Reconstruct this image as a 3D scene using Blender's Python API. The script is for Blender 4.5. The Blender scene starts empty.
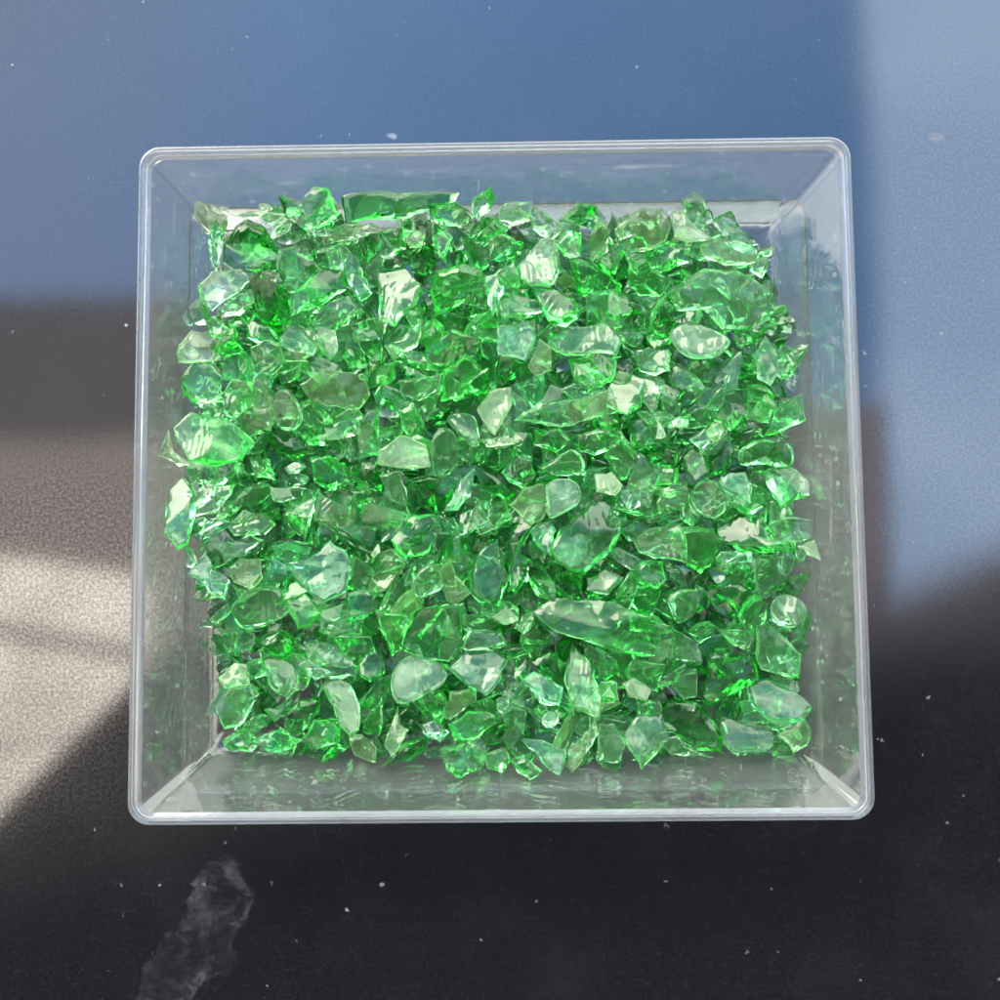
"""Green glass shards in a clear plastic tray on a black granite slab."""
import bpy, bmesh, math
import numpy as np
from mathutils import Vector, Matrix, Euler, Quaternion

# ---------------------------------------------------------------- shard shapes
def hull_points(seed):
    """points whose hull is one broken chip of glass, in millimetres"""
    r = np.random.RandomState(1000 + seed)
    t = seed % 5
    if t in (0, 1):                                   # flat chip
        a, b, c, n = r.uniform(3.1, 4.6), r.uniform(2.3, 3.5), r.uniform(.8, 1.5), 10
    elif t == 2:                                      # splinter
        a, b, c, n = r.uniform(4.4, 6.0), r.uniform(1.4, 2.1), r.uniform(.9, 1.5), 9
    elif t == 3:                                      # chunk
        a, b, c, n = r.uniform(2.6, 3.8), r.uniform(2.2, 3.2), r.uniform(1.5, 2.4), 11
    else:                                             # wedge
        a, b, c, n = r.uniform(3.2, 4.8), r.uniform(2.2, 3.2), r.uniform(1.2, 1.9), 9
    p = r.normal(size=(n, 3)); p /= np.linalg.norm(p, axis=1)[:, None]
    p = np.sign(p) * np.abs(p) ** .8 * np.array([a, b, c]) * r.uniform(.72, 1.22, (n, 1))
    if t == 4:
        p[:, 2] *= np.clip(.55 - .55 * p[:, 0] / a, .08, 1.1)
    if t in (0, 1):                                   # slightly bowed
        p[:, 2] += .05 * (p[:, 0] ** 2) - .4
    return p - p.mean(0)
NLIB = 30
SKYK = (4.7, 6.0, 6.3); LOWC = (9.0, 8.8, 8.4, 1); HORC = (69.0, 72.0, 66.0, 1); SUN_E = 3.8
GRAIN = (.0000008, .0000014); HAZE = .042; RIMHAZE = .15
GB = .00036; HZK = 1.0; SIGK = .95
HEROES = [
 ('w', [(259,205),(266,204),(273,208),(267,212),(260,210)]),
 ('y', [(234,215),(250,211),(270,212),(285,214),(280,221),(265,218),(242,218)]),
 ('m', [(305,196),(315,188),(329,190),(338,216),(328,224),(305,228),(300,212)]),
 ('m', [(210,236),(216,221),(225,230),(222,250),(216,270),(211,260)]),
 ('d', [(226,244),(238,226),(248,221),(265,229),(279,250),(276,270),(255,269),(235,270),(224,262)]),
 ('p', [(199,286),(212,272),(240,271),(250,280),(240,290),(222,302),(212,310),(202,302)]),
 ('d', [(250,280),(265,270),(280,275),(290,295),(292,318),(270,325),(255,312),(248,292)]),
 ('p', [(220,308),(250,290),(254,302),(240,315),(225,316)]),
 ('y', [(180,345),(192,331),(210,336),(225,348),(218,359),(180,362),(178,354)]),
 ('p', [(252,348),(265,341),(280,345),(284,360),(272,374),(255,372),(251,362)]),
 ('s', [(281,338),(290,326),(305,332),(316,348),(312,355),(292,351),(282,345)]),
 ('p', [(316,328),(335,330),(338,348),(330,360),(320,349)]),
 ('p', [(310,325),(330,302),(350,296),(358,309),(342,324),(320,329)]),
 ('s', [(338,256),(352,254),(362,270),(371,292),(360,301),(350,285)]),
 ('d', [(345,197),(380,192),(430,192),(455,193),(450,205),(420,212),(395,218),(350,222),(347,210)]),
 ('m', [(290,300),(318,272),(342,270),(345,290),(320,305),(292,315)]),
 ('b', [(280,250),(305,248),(322,270),(315,290),(290,292),(280,285)]),
 ('m', [(182,380),(195,362),(213,366),(222,378),(218,398),(195,402),(185,394)]),
 ('y', [(345,224),(370,223),(382,231),(355,240),(325,244),(322,235)]),
 ('p', [(325,250),(340,244),(350,252),(342,270),(330,268)]),
 ('b', [(205,320),(218,316),(230,330),(225,342),(212,338)]),
 ('m', [(250,320),(270,328),(280,342),(260,345),(248,338)]),
 ('y', [(500,212),(505,204),(531,202),(529,221),(512,225),(501,220)]),
 ('p', [(530,215),(535,206),(552,218),(562,230),(552,240),(540,235),(532,228)]),
 ('d', [(562,218),(578,202),(595,205),(605,218),(598,230),(580,225)]),
 ('y', [(590,245),(600,222),(609,232),(608,250),(595,268),(590,258)]),
 ('p', [(520,265),(540,240),(555,241),(559,270),(552,285),(530,285),(522,278)]),
 ('m', [(484,245),(505,235),(522,242),(520,255),(500,261),(485,258)]),
 ('b', [(438,272),(462,265),(480,270),(488,310),(462,302),(438,315),(432,290)]),
 ('s', [(485,278),(498,275),(505,290),(492,316),(488,302)]),
 ('p', [(380,275),(405,270),(420,285),(415,305),(395,325),(380,320)]),
 ('d', [(408,255),(430,242),(442,258),(425,275),(412,270)]),
 ('m', [(535,290),(555,290),(575,300),(578,318),(565,326),(550,322)]),
 ('m', [(570,260),(592,265),(620,285),(620,292),(598,298),(580,295)]),
 ('p', [(550,342),(568,328),(605,322),(620,342),(615,355),(592,352),(568,355),(555,350)]),
 ('s', [(498,328),(528,322),(535,338),(525,360),(500,355)]),
 ('d', [(500,355),(528,360),(525,372),(505,380),(496,370)]),
 ('y', [(528,365),(540,340),(552,348),(550,370),(535,375)]),
 ('b', [(570,360),(595,352),(615,360),(612,380),(590,390),(575,380)]),
 ('p', [(500,302),(515,294),(542,305),(545,310),(520,320),(502,315)]),
 ('y', [(615,230),(630,220),(640,224),(638,235),(620,240)]),
 ('m', [(431,225),(440,218),(452,238),(445,260),(435,252)]),
 ('m', [(380,230),(402,228),(405,248),(390,258),(380,255)]),
 ('y', [(405,240),(415,230),(425,235),(422,246),(410,248)]),
 ('m', [(430,205),(455,202),(472,215),(465,225),(450,226),(432,220)]),
 ('b', [(560,220),(580,218),(580,255),(565,255),(552,240)]),
 ('p', [(385,345),(410,330),(422,320),(418,345),(395,360)]),
 ('m', [(428,345),(452,330),(480,340),(475,355),(445,370),(425,365)]),
 ('b', [(445,370),(465,355),(480,370),(465,395),(442,400)]),
 ('y', [(630,215),(645,209),(662,210),(670,225),(665,240),(645,250),(630,252)]),
 ('w', [(670,212),(680,210),(689,220),(710,238),(690,242),(675,238)]),
 ('y', [(702,245),(718,240),(738,241),(755,250),(754,262),(725,265),(705,258)]),
 ('p', [(755,260),(768,259),(766,270),(762,278),(750,271)]),
 ('p', [(672,292),(705,270),(738,272),(768,292),(760,315),(750,328),(722,328),(705,310),(680,310)]),
 ('k', [(668,332),(690,321),(712,330),(732,342),(715,358),(692,358),(680,352),(672,340)]),
 ('d', [(652,328),(662,305),(680,325),(668,338),(655,335)]),
 ('p', [(635,352),(650,348),(668,350),(669,370),(655,375),(640,370)]),
 ('p', [(755,355),(765,338),(775,350),(779,370),(770,385),(758,378)]),
 ('d', [(735,330),(755,322),(768,330),(755,342),(738,345)]),
 ('d', [(630,302),(640,305),(646,318),(642,328),(630,330)]),
 ('m', [(688,365),(702,355),(715,370),(710,382),(692,382)]),
 ('m', [(645,255),(668,242),(690,248),(688,262),(668,270),(650,268)]),
 ('b', [(630,260),(645,255),(652,270),(672,280),(660,295),(640,295),(630,285)]),
 ('s', [(705,280),(718,278),(730,290),(728,300),(715,290)]),
 ('p', [(222,395),(232,380),(250,382),(261,392),(258,402),(235,418),(225,412)]),
 ('g', [(272,398),(285,386),(298,402),(304,418),(295,431),(280,430)]),
 ('y', [(160,455),(168,431),(171,450),(192,465),(180,466)]),
 ('b', [(176,428),(192,414),(218,418),(238,428),(252,442),(240,458),(215,465),(190,460),(178,440)]),
 ('h', [(171,490),(184,479),(194,492),(194,520),(188,542),(178,548),(165,532),(166,512)]),
 ('p', [(191,498),(205,484),(235,485),(230,495),(215,512),(195,516)]),
 ('y', [(216,519),(220,506),(232,509),(225,518)]),
 ('p', [(230,528),(242,510),(265,515),(275,525),(265,534),(235,535)]),
 ('s', [(189,575),(205,554),(212,570),(229,581),(224,598),(212,595),(205,584)]),
 ('y', [(228,570),(240,558),(260,560),(262,578),(250,589),(235,582)]),
 ('s', [(288,564),(310,558),(330,542),(345,552),(350,570),(345,590),(325,600),(310,592),(298,580)]),
 ('g', [(232,602),(255,588),(280,588),(290,612),(265,625),(242,630),(234,618)]),
 ('b', [(285,590),(305,595),(322,610),(310,625),(298,628),(290,612)]),
 ('d', [(264,430),(290,432),(310,440),(315,452),(292,458),(275,450)]),
 ('s', [(285,468),(295,462),(305,466),(300,472),(290,474)]),
 ('y', [(302,385),(320,372),(362,375),(368,395),(358,408),(335,405),(315,402)]),
 ('p', [(270,488),(290,488),(294,498),(282,502),(274,501)]),
 ('d', [(332,528),(355,535),(378,560),(362,565),(342,542)]),
 ('d', [(352,472),(362,462),(380,462),(380,490),(360,488)]),
 ('w', [(371,555),(378,544),(380,552),(374,558)]),
 ('m', [(355,430),(368,412),(380,408),(380,455),(360,452)]),
 ('p', [(212,542),(250,535),(262,540),(245,555),(225,558)]),
 ('d', [(260,545),(282,538),(280,555),(265,560),(255,555)]),
 ('m', [(312,458),(330,456),(345,465),(352,482),(330,490),(315,480)]),
 ('m', [(250,458),(270,460),(275,480),(255,478)]),
 ('w', [(380,452),(400,436),(425,445),(429,466),(410,468),(380,464)]),
 ('g', [(431,442),(442,426),(455,432),(458,468),(436,479),(432,465)]),
 ('p', [(516,420),(540,402),(570,400),(562,415),(572,425),(540,423)]),
 ('y', [(570,402),(610,388),(615,412),(575,424),(565,415)]),
 ('w', [(478,410),(490,392),(510,388),(511,405),(502,422),(495,434),(485,422)]),
 ('m', [(502,472),(520,455),(532,460),(535,475),(522,488),(510,482)]),
 ('y', [(510,505),(525,488),(542,485),(545,515),(530,525),(518,512)]),
 ('k', [(544,485),(560,478),(578,482),(582,500),(565,512),(548,520)]),
 ('h', [(552,550),(560,532),(600,500),(620,520),(612,550),(595,562),(585,572),(558,562)]),
 ('s', [(530,530),(550,522),(555,530),(550,555),(535,542)]),
 ('m', [(392,540),(412,518),(432,515),(440,530),(428,552),(405,558)]),
 ('g', [(410,585),(428,562),(440,565),(445,590),(415,601)]),
 ('y', [(440,572),(450,560),(455,575),(470,592),(455,604),(446,600)]),
 ('h', [(470,575),(480,552),(498,540),(500,562),(508,580),(498,604),(480,601),(472,592)]),
 ('m', [(509,570),(515,552),(528,560),(528,580),(516,594),(510,588)]),
 ('d', [(550,588),(565,570),(582,575),(580,598),(560,595)]),
 ('p', [(588,578),(605,570),(622,578),(608,595),(588,590)]),
 ('b', [(400,410),(412,400),(425,428),(418,440),(402,428)]),
 ('g', [(445,415),(475,415),(480,448),(468,445),(455,430)]),
 ('y', [(481,441),(500,436),(520,440),(505,446),(488,447)]),
 ('p', [(380,475),(400,472),(406,490),(405,505),(390,500)]),
 ('d', [(410,478),(458,480),(440,515),(420,495)]),
 ('d', [(472,465),(495,475),(515,495),(505,500),(485,488)]),
 ('w', [(595,475),(612,472),(622,485),(615,495),(598,492)]),
 ('s', [(620,490),(630,490),(630,510),(621,505)]),
 ('s', [(460,480),(475,468),(470,495),(458,510),(445,510)]),
 ('p', [(475,502),(490,502),(488,520),(498,528),(480,534),(475,520)]),
 ('p', [(400,380),(440,375),(438,390),(418,400),(402,392)]),
 ('l', [(536,612),(560,600),(612,602),(655,617),(690,640),(697,660),(660,655),(600,645),(560,632)]),
 ('d', [(520,488),(555,462),(580,465),(545,485)]),
 ('m', [(535,430),(560,428),(570,440),(555,452),(535,445)]),
 ('m', [(578,435),(615,428),(618,445),(595,455),(580,450)]),
 ('p', [(540,468),(570,450),(580,455),(585,475),(555,475)]),
 ('b', [(766,435),(775,412),(802,395),(805,420),(780,432)]),
 ('m', [(708,408),(720,390),(748,390),(748,412),(730,430),(712,418)]),
 ('b', [(748,418),(765,395),(775,405),(768,422),(755,420)]),
 ('s', [(689,440),(705,428),(712,442),(702,451)]),
 ('y', [(708,430),(718,421),(724,430),(718,442),(710,439)]),
 ('d', [(705,452),(730,432),(734,452),(725,470),(710,475)]),
 ('y', [(684,458),(692,449),(702,455),(706,472),(695,479),(688,470)]),
 ('g', [(691,492),(702,479),(720,482),(728,502),(720,518),(702,516),(692,505)]),
 ('s', [(720,482),(730,474),(745,473),(751,490),(750,502),(735,496),(724,490)]),
 ('g', [(738,452),(760,438),(790,442),(792,468),(765,462),(740,468)]),
 ('h', [(762,472),(790,468),(808,480),(808,496),(782,506),(772,492)]),
 ('p', [(765,530),(782,518),(810,520),(810,535),(805,540),(772,546)]),
 ('w', [(798,546),(814,540),(821,560),(808,555)]),
 ('p', [(635,541),(650,530),(680,525),(685,562),(655,558),(640,552)]),
 ('b', [(665,538),(685,528),(712,530),(721,540),(710,565),(701,572),(688,565)]),
 ('m', [(722,540),(718,520),(762,518),(770,530),(775,545),(795,550),(755,552),(738,550)]),
 ('m', [(630,570),(645,561),(662,562),(666,580),(658,588),(638,582)]),
 ('g', [(665,600),(680,588),(702,592),(698,608),(690,620),(675,626)]),
 ('d', [(705,592),(730,578),(752,588),(748,605),(735,618),(715,608)]),
 ('r', [(772,600),(790,594),(808,608),(805,620),(792,630),(772,622)]),
 ('b', [(630,610),(650,618),(670,630),(650,632),(630,631)]),
 ('g', [(755,555),(795,555),(790,575),(772,595),(760,600),(754,580)]),
 ('s', [(721,552),(751,552),(750,562),(722,565)]),
 ('d', [(645,448),(662,440),(680,452),(675,465),(655,465)]),
 ('b', [(630,488),(668,488),(681,492),(670,498),(645,492)]),
 ('w', [(656,418),(662,425),(666,436),(656,438)]),
 ('m', [(680,508),(690,502),(700,515),(692,525),(682,520)]),
 ('s', [(630,495),(640,492),(640,505),(630,512)]),
 ('d', [(740,432),(770,425),(790,438),(760,436),(738,450)]),
 ('m', [(630,422),(645,418),(655,438),(640,450),(630,448)]),
 ('b', [(650,462),(678,468),(678,485),(655,485)]),
 ('y', [(218,678),(235,664),(248,665),(250,685),(240,689),(225,688)]),
 ('p', [(216,708),(230,689),(252,685),(258,695),(250,710),(240,725),(225,728)]),
 ('p', [(260,654),(265,650),(292,665),(298,688),(285,696),(272,688)]),
 ('d', [(285,712),(300,700),(320,698),(318,712),(302,732),(285,730)]),
 ('p', [(322,688),(338,680),(350,685),(359,705),(358,728),(350,734),(340,725)]),
 ('m', [(222,740),(240,730),(260,740),(250,752),(230,750)]),
 ('m', [(250,742),(280,730),(302,740),(290,748),(270,752)]),
 ('b', [(302,738),(315,720),(338,720),(338,742),(312,748)]),
 ('b', [(265,710),(275,708),(295,692),(285,715),(275,722)]),
 ('m', [(211,622),(228,604),(240,622),(255,638),(250,648),(236,655),(230,638)]),
 ('s', [(298,665),(310,660),(330,672),(315,680)]),
 ('m', [(248,662),(262,658),(270,675),(252,678)]),
 ('d', [(255,640),(280,630),(300,645),(285,658),(265,650)]),
 ('m', [(360,665),(370,645),(381,650),(384,672),(370,681),(361,675)]),
 ('k', [(391,680),(400,660),(415,654),(432,660),(448,672),(440,688),(415,700),(400,706),(392,695)]),
 ('s', [(449,669),(465,651),(492,649),(506,661),(500,678),(485,694),(462,680)]),
 ('h', [(406,650),(422,610),(462,605),(460,640),(448,660),(425,658)]),
 ('p', [(462,648),(470,630),(500,632),(505,645),(492,649),(468,650)]),
 ('s', [(522,680),(535,672),(562,688),(558,704),(540,702)]),
 ('p', [(565,682),(572,645),(588,662),(600,695),(598,718),(572,705)]),
 ('b', [(450,725),(468,712),(498,715),(500,722),(480,735),(455,740)]),
 ('s', [(420,725),(435,720),(449,732),(440,742),(428,738)]),
 ('m', [(440,750),(468,742),(485,752),(480,768),(458,778),(448,770)]),
 ('b', [(485,755),(505,748),(510,762),(502,772),(488,768)]),
 ('m', [(510,760),(525,755),(541,770),(530,779),(518,772)]),
 ('s', [(522,740),(542,740),(565,752),(559,775),(545,765)]),
 ('y', [(568,750),(595,720),(598,735),(582,760),(572,772)]),
 ('k', [(539,720),(550,708),(560,715),(558,725),(545,730)]),
 ('y', [(350,738),(362,735),(376,748),(375,762),(355,755)]),
 ('d', [(382,765),(400,745),(428,736),(425,750),(410,760)]),
 ('y', [(385,745),(398,708),(400,725),(408,730),(398,748),(391,755)]),
 ('y', [(441,718),(450,692),(475,688),(475,702),(452,718)]),
 ('d', [(500,650),(525,638),(552,640),(530,652),(510,659)]),
 ('p', [(496,700),(506,695),(512,708),(505,714),(498,710)]),
 ('d', [(530,660),(550,652),(565,665),(562,685),(542,675)]),
 ('p', [(518,630),(522,615),(535,612),(530,628),(524,634)]),
 ('b', [(375,610),(408,615),(418,608),(402,648),(392,655),(385,635)]),
 ('p', [(757,626),(774,629),(800,655),(797,677),(762,668),(757,658)]),
 ('s', [(745,684),(768,680),(803,699),(810,707),(803,719),(774,722),(754,707)]),
 ('y', [(778,735),(803,719),(810,730),(807,745),(794,752)]),
 ('g', [(720,716),(754,722),(774,733),(771,751),(733,754),(722,742)]),
 ('w', [(623,684),(635,677),(651,690),(646,700),(629,696)]),
 ('p', [(674,675),(696,670),(696,696),(684,699),(672,687)]),
 ('d', [(661,707),(675,699),(696,702),(719,730),(719,752),(693,748),(670,728)]),
 ('p', [(626,733),(638,716),(661,715),(668,736),(655,754),(641,768),(628,745)]),
 ('p', [(600,725),(614,725),(626,742),(617,762),(600,760)]),
 ('p', [(662,742),(678,736),(713,757),(672,754)]),
 ('d', [(704,696),(710,661),(754,655),(757,681),(725,696),(713,704)]),
 ('b', [(739,702),(754,699),(758,710),(745,715)]),
 ('b', [(757,722),(780,719),(788,725),(774,730)]),
 ('m', [(635,696),(658,702),(661,713),(638,716)]),
]
PILE = [
 (15,-446,-364,10,3,22,-97,-3), (25,-470,-285,8,96,-1,-2,30), (11,-460,-243,10,93,-35,1,11), (16,-445,-114,7,2,-75,66,1), (16,-454,-60,8,98,-9,14,11), (9,-419,32,14,6,83,-55,3),
 (3,-436,134,9,28,79,55,1), (9,-452,239,5,58,2,0,-81), (26,-472,293,11,85,2,13,50), (20,-419,384,6,6,-82,57,-9), (12,-350,-415,7,1,40,91,1), (4,-384,-341,11,73,-17,11,65),
 (8,-359,-192,12,68,-2,-6,-73), (17,-349,-135,8,97,9,4,23), (27,-380,-22,11,84,44,13,-27), (7,-360,38,9,97,-9,-2,-24), (23,-337,149,9,96,-13,12,-19), (18,-317,248,19,31,13,10,94),
 (18,-378,250,18,36,47,-76,25), (4,-375,388,11,98,-2,15,10), (7,-274,-413,9,96,-5,-5,-28), (21,-284,-280,11,0,-30,-94,-14), (16,-246,-203,8,82,21,-14,-50), (3,-273,-135,10,84,-16,-5,-51),
 (17,-247,-64,9,98,12,-3,-13), (11,-245,93,14,90,39,-6,18), (17,-278,113,8,0,3,-8,-100), (6,-222,250,18,0,-96,-18,19), (27,-235,312,7,14,94,-29,10), (6,-281,454,14,63,12,-20,74),
 (20,-209,-451,13,67,-10,-14,-72), (21,-136,-294,14,24,1,-16,-96), (8,-129,-179,11,6,39,-92,-6), (24,-206,-163,7,2,100,7,-6), (22,-180,-51,7,92,6,5,39), (10,-183,66,8,2,-2,-13,-99),
 (9,-172,149,8,9,94,-32,-10), (4,-150,197,8,1,89,-44,-10), (2,-171,286,8,8,67,-68,28), (29,-181,394,7,1,-27,95,-16), (18,-84,-475,50,14,83,4,-53), (28,-105,-324,9,16,-4,-13,-98),
 (29,-54,-176,7,10,-76,64,-13), (24,-94,-108,7,2,100,4,-6), (16,-96,-54,8,96,-11,13,21), (21,-106,28,12,95,1,5,-32), (2,-84,138,7,98,16,9,7), (14,-38,184,5,70,10,-3,-71),
 (25,-69,318,9,5,72,68,14), (11,-80,399,7,2,-59,-80,-7), (12,4,-359,7,94,-3,8,33), (18,39,-280,19,48,-3,-10,87), (26,7,-225,10,2,-4,18,98), (26,-4,-124,6,0,-62,78,3),
 (4,32,-20,8,9,-40,91,3), (2,-23,-6,8,5,-97,16,-17), (19,16,124,5,79,3,3,-61), (0,14,168,10,97,-5,-16,-15), (20,-33,297,6,9,-69,-72,3), (6,-27,348,12,7,27,89,-35),
 (24,96,-362,9,50,5,5,-86), (0,85,-304,11,72,3,-4,69), (2,83,-191,7,22,-2,-7,97), (28,69,-131,11,27,93,-24,-7), (3,55,-57,9,93,6,4,37), (21,116,25,12,11,-4,0,99),
 (1,118,133,11,94,10,-15,-28), (6,85,238,10,5,-17,98,3), (28,66,306,16,46,-37,-51,63), (22,77,371,7,9,24,97,1), (25,175,-401,7,62,3,-6,78), (26,171,-346,16,1,29,-92,28),
 (16,203,-207,7,2,-58,81,1), (5,142,-98,11,10,-9,14,98), (11,175,-40,7,4,65,76,9), (16,170,24,10,1,20,-97,15), (15,157,116,7,95,-4,25,20), (26,172,241,10,21,11,-9,-97),
 (27,193,298,7,2,64,73,24), (15,196,437,7,33,24,7,-91), (7,288,-420,9,69,13,14,70), (9,277,-308,8,10,20,97,6), (13,278,-196,7,15,-8,87,-47), (1,276,-137,12,48,-51,-43,57),
 (10,250,-89,7,6,-1,13,99), (16,280,12,8,89,-9,10,43), (12,262,169,6,15,-18,-93,-28), (5,265,198,11,13,97,20,-1), (3,229,302,10,46,6,-14,88), (21,270,446,13,4,30,93,23),
 (2,350,-430,6,98,12,6,-10), (15,323,-334,7,16,-84,-51,-3), (21,336,-240,12,77,2,4,-64), (7,363,-123,8,95,2,-7,31), (24,348,-70,9,60,-7,2,80), (16,368,51,7,93,27,-10,-23),
 (0,332,148,10,86,6,-16,47), (27,378,194,10,34,-17,32,-87), (23,385,328,9,23,90,24,28), (7,396,394,10,46,-2,3,89), (10,465,-392,7,4,37,93,5), (11,448,-343,10,94,-34,7,-4),
 (10,433,-217,7,97,12,4,19), (9,435,-114,8,6,-11,98,13), (16,438,-23,7,0,95,32,-2), (16,433,53,8,98,20,3,9), (28,422,99,14,18,66,-72,-7), (16,463,226,7,2,40,92,-1),
 (2,450,312,6,7,8,-11,-99), (26,446,465,22,17,19,31,-92), (28,-484,-400,9,93,14,-1,34), (4,-421,-268,8,10,29,95,2), (5,-390,-261,16,59,-16,3,-79), (6,-499,-144,17,58,-51,29,-57),
 (26,-423,-41,11,4,58,80,-13), (26,-430,88,6,2,19,98,2), (5,-482,153,14,2,-85,-53,4), (1,-441,199,11,2,98,17,-5), (20,-404,357,16,31,-54,77,-16), (21,-466,403,12,46,-4,2,89),
 (8,-408,-389,15,34,14,-9,93), (4,-328,-271,14,93,-16,-23,-23), (26,-351,-253,20,91,-6,-1,40), (14,-350,-101,5,48,10,-5,-87), (23,-333,-36,9,83,-16,0,54), (4,-371,9,8,6,72,69,-8),
 (14,-389,132,5,99,7,9,-7), (6,-421,240,14,89,9,19,-40), (10,-352,331,9,77,-3,-27,-57), (16,-312,405,8,75,-16,6,64), (14,-289,-374,10,14,95,-26,4), (18,-237,-356,19,79,-7,-8,61),
 (29,-289,-244,7,4,-1,-99,15), (25,-218,-106,9,1,-100,8,4), (15,-220,-37,7,14,-97,-17,-9), (26,-278,35,10,97,19,1,-14), (27,-304,142,12,45,-18,24,-84), (14,-284,205,5,99,5,13,-6),
 (6,-322,310,15,29,92,22,10), (18,-292,365,19,57,-4,-10,81), (27,-186,-348,9,92,-39,6,-3), (26,-207,-307,10,44,4,18,88), (25,-138,-251,9,8,84,52,13), (21,-135,-91,33,56,-17,-76,29),
 (24,-211,-80,25,12,-31,94,5), (0,-177,28,12,99,-2,1,14), (27,-183,124,7,22,94,-22,9), (12,-186,243,6,28,7,-91,-31), (24,-205,328,7,1,-90,42,6), (17,-210,422,9,65,8,8,76),
 (7,-111,-380,6,7,-87,-48,2), (28,-58,-310,12,32,87,35,-13), (29,-103,-207,8,43,4,19,-88), (22,-86,-147,9,99,-8,3,8), (17,-70,-14,8,4,-14,-99,6), (16,-127,58,26,4,-49,85,-18),
 (16,-108,101,8,1,-3,16,99), (3,-116,234,9,2,-42,87,27), (0,-144,281,20,91,-29,24,-19), (13,-60,359,15,91,14,2,39), (28,18,-436,11,23,81,52,15), (19,-27,-254,4,2,94,35,-5),
 (7,4,-196,12,93,-20,-5,31), (15,32,-153,10,46,10,-10,-88), (17,-4,-82,8,8,4,-7,-99), (5,34,77,11,12,96,-24,-7), (23,-13,140,18,58,3,51,-64), (29,55,259,7,14,-74,-65,8),
 (13,8,261,8,88,48,2,-1), (25,32,430,9,2,52,84,15), (20,45,-449,16,93,2,30,-22), (5,117,-274,9,82,4,2,58), (26,71,-242,10,34,3,19,92), (20,122,-166,6,1,32,-94,10),
 (17,76,-2,10,8,-6,-77,62), (22,50,46,8,94,15,3,29), (21,71,88,14,27,87,-41,-10), (9,84,268,13,3,9,22,97), (10,128,291,7,5,96,-25,-4), (20,64,455,12,49,5,-14,86),
 (22,169,-371,7,8,0,100,4), (3,163,-264,10,2,-14,12,-98), (29,160,-232,7,13,-67,-72,9), (23,185,-110,9,83,-16,0,53), (25,214,-40,9,2,79,62,-4), (13,191,-7,12,34,-94,0,7),
 (4,162,132,16,9,44,87,-21), (23,210,197,10,90,-27,16,-29), (28,126,347,21,41,-76,39,32), (19,154,428,4,2,-94,34,5), (22,255,-435,7,73,0,4,69), (12,316,-277,6,17,-21,-88,-38),
 (27,277,-259,9,90,-38,12,-19), (17,322,-186,19,86,-18,3,-47), (27,257,-30,11,30,-84,42,-16), (22,226,33,7,8,70,70,-3), (0,235,108,10,71,-14,-13,-68), (28,264,241,11,4,13,-95,-27),
 (21,280,275,12,95,1,4,-32), (25,234,344,9,10,93,34,9), (20,355,-461,15,52,-21,34,75), (24,350,-301,12,93,-1,15,34), (4,306,-269,28,96,-12,25,4), (11,398,-157,15,11,-4,-42,-90),
 (28,334,-24,10,84,3,4,54), (9,346,22,7,98,9,-2,-16), (23,311,158,29,1,-83,-33,-45), (15,336,202,7,17,-77,-62,-1), (11,336,273,10,93,-34,10,-13), (26,320,444,10,95,18,8,24),
 (19,477,-444,9,14,-8,10,98), (28,402,-320,11,18,61,74,21), (7,456,-233,12,97,16,6,-15), (0,405,-78,12,23,47,85,2), (17,487,-62,8,5,-58,80,-12), (24,423,24,14,8,-49,-87,-3),
 (25,464,178,9,6,-74,67,1), (13,400,218,13,0,-35,77,-53), (9,452,338,5,4,2,-1,-100), (7,449,366,10,30,91,27,6), (11,-482,-440,14,89,-38,24,-7), (25,-496,-351,18,93,0,37,-6),
 (14,-451,-174,19,18,44,49,-73), (0,-434,-160,15,6,-5,96,-27), (21,-439,5,13,27,4,11,96), (9,-479,33,8,57,8,-16,-80), (11,-449,170,14,91,39,-10,9), (5,-400,209,17,84,-27,-16,45),
 (20,-445,344,6,6,-91,40,-7), (7,-468,447,17,92,25,9,-28), (25,-353,-448,9,11,93,32,11), (4,-386,-303,11,69,10,10,-71), (9,-320,-201,19,8,71,-70,5), (14,-396,-88,24,31,-67,-62,24),
 (1,-392,-60,8,76,3,13,64), (0,-389,46,22,11,51,83,-20), (25,-363,143,18,9,-92,-38,-8), (19,-402,183,11,25,90,24,27), (10,-398,314,7,6,80,59,2), (21,-386,471,38,38,27,-35,81),
 (21,-299,-460,20,87,-36,-22,-27), (24,-231,-284,17,5,86,-49,14), (16,-309,-209,7,1,87,49,-2), (0,-291,-98,12,15,-15,97,14), (19,-309,-61,20,27,51,-79,-20), (22,-300,-1,8,5,-99,10,11),
 (0,-237,153,18,14,-94,-8,-29), (14,-244,190,15,11,97,-14,18), (8,-235,287,20,15,33,8,-93), (29,-238,431,7,18,-76,-62,9), (27,-156,-455,12,6,-11,32,-94), (23,-176,-270,12,64,-2,26,-72),
 (20,-215,-215,6,5,-28,-96,4), (4,-176,-170,21,49,0,29,82), (27,-142,10,13,92,25,18,-24), (5,-233,4,16,66,-15,-3,-74), (7,-208,161,24,66,0,-23,72), (13,-211,186,7,88,43,6,19),
 (1,-191,278,12,54,37,-68,-33), (18,-135,372,18,38,53,-70,28), (5,-119,-363,18,84,4,-19,-50), (27,-56,-246,12,80,-58,-7,16), (18,-87,-234,17,45,-46,76,-6), (22,-59,-94,10,90,5,-2,-43),
 (13,-113,-1,24,51,-69,49,-14), (13,-68,54,7,90,43,-4,-1), (7,-110,127,14,44,-6,9,89), (9,-86,183,5,76,0,2,65), (15,-56,265,16,15,-93,1,-34), (3,-38,448,9,4,54,-80,-25),
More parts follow.
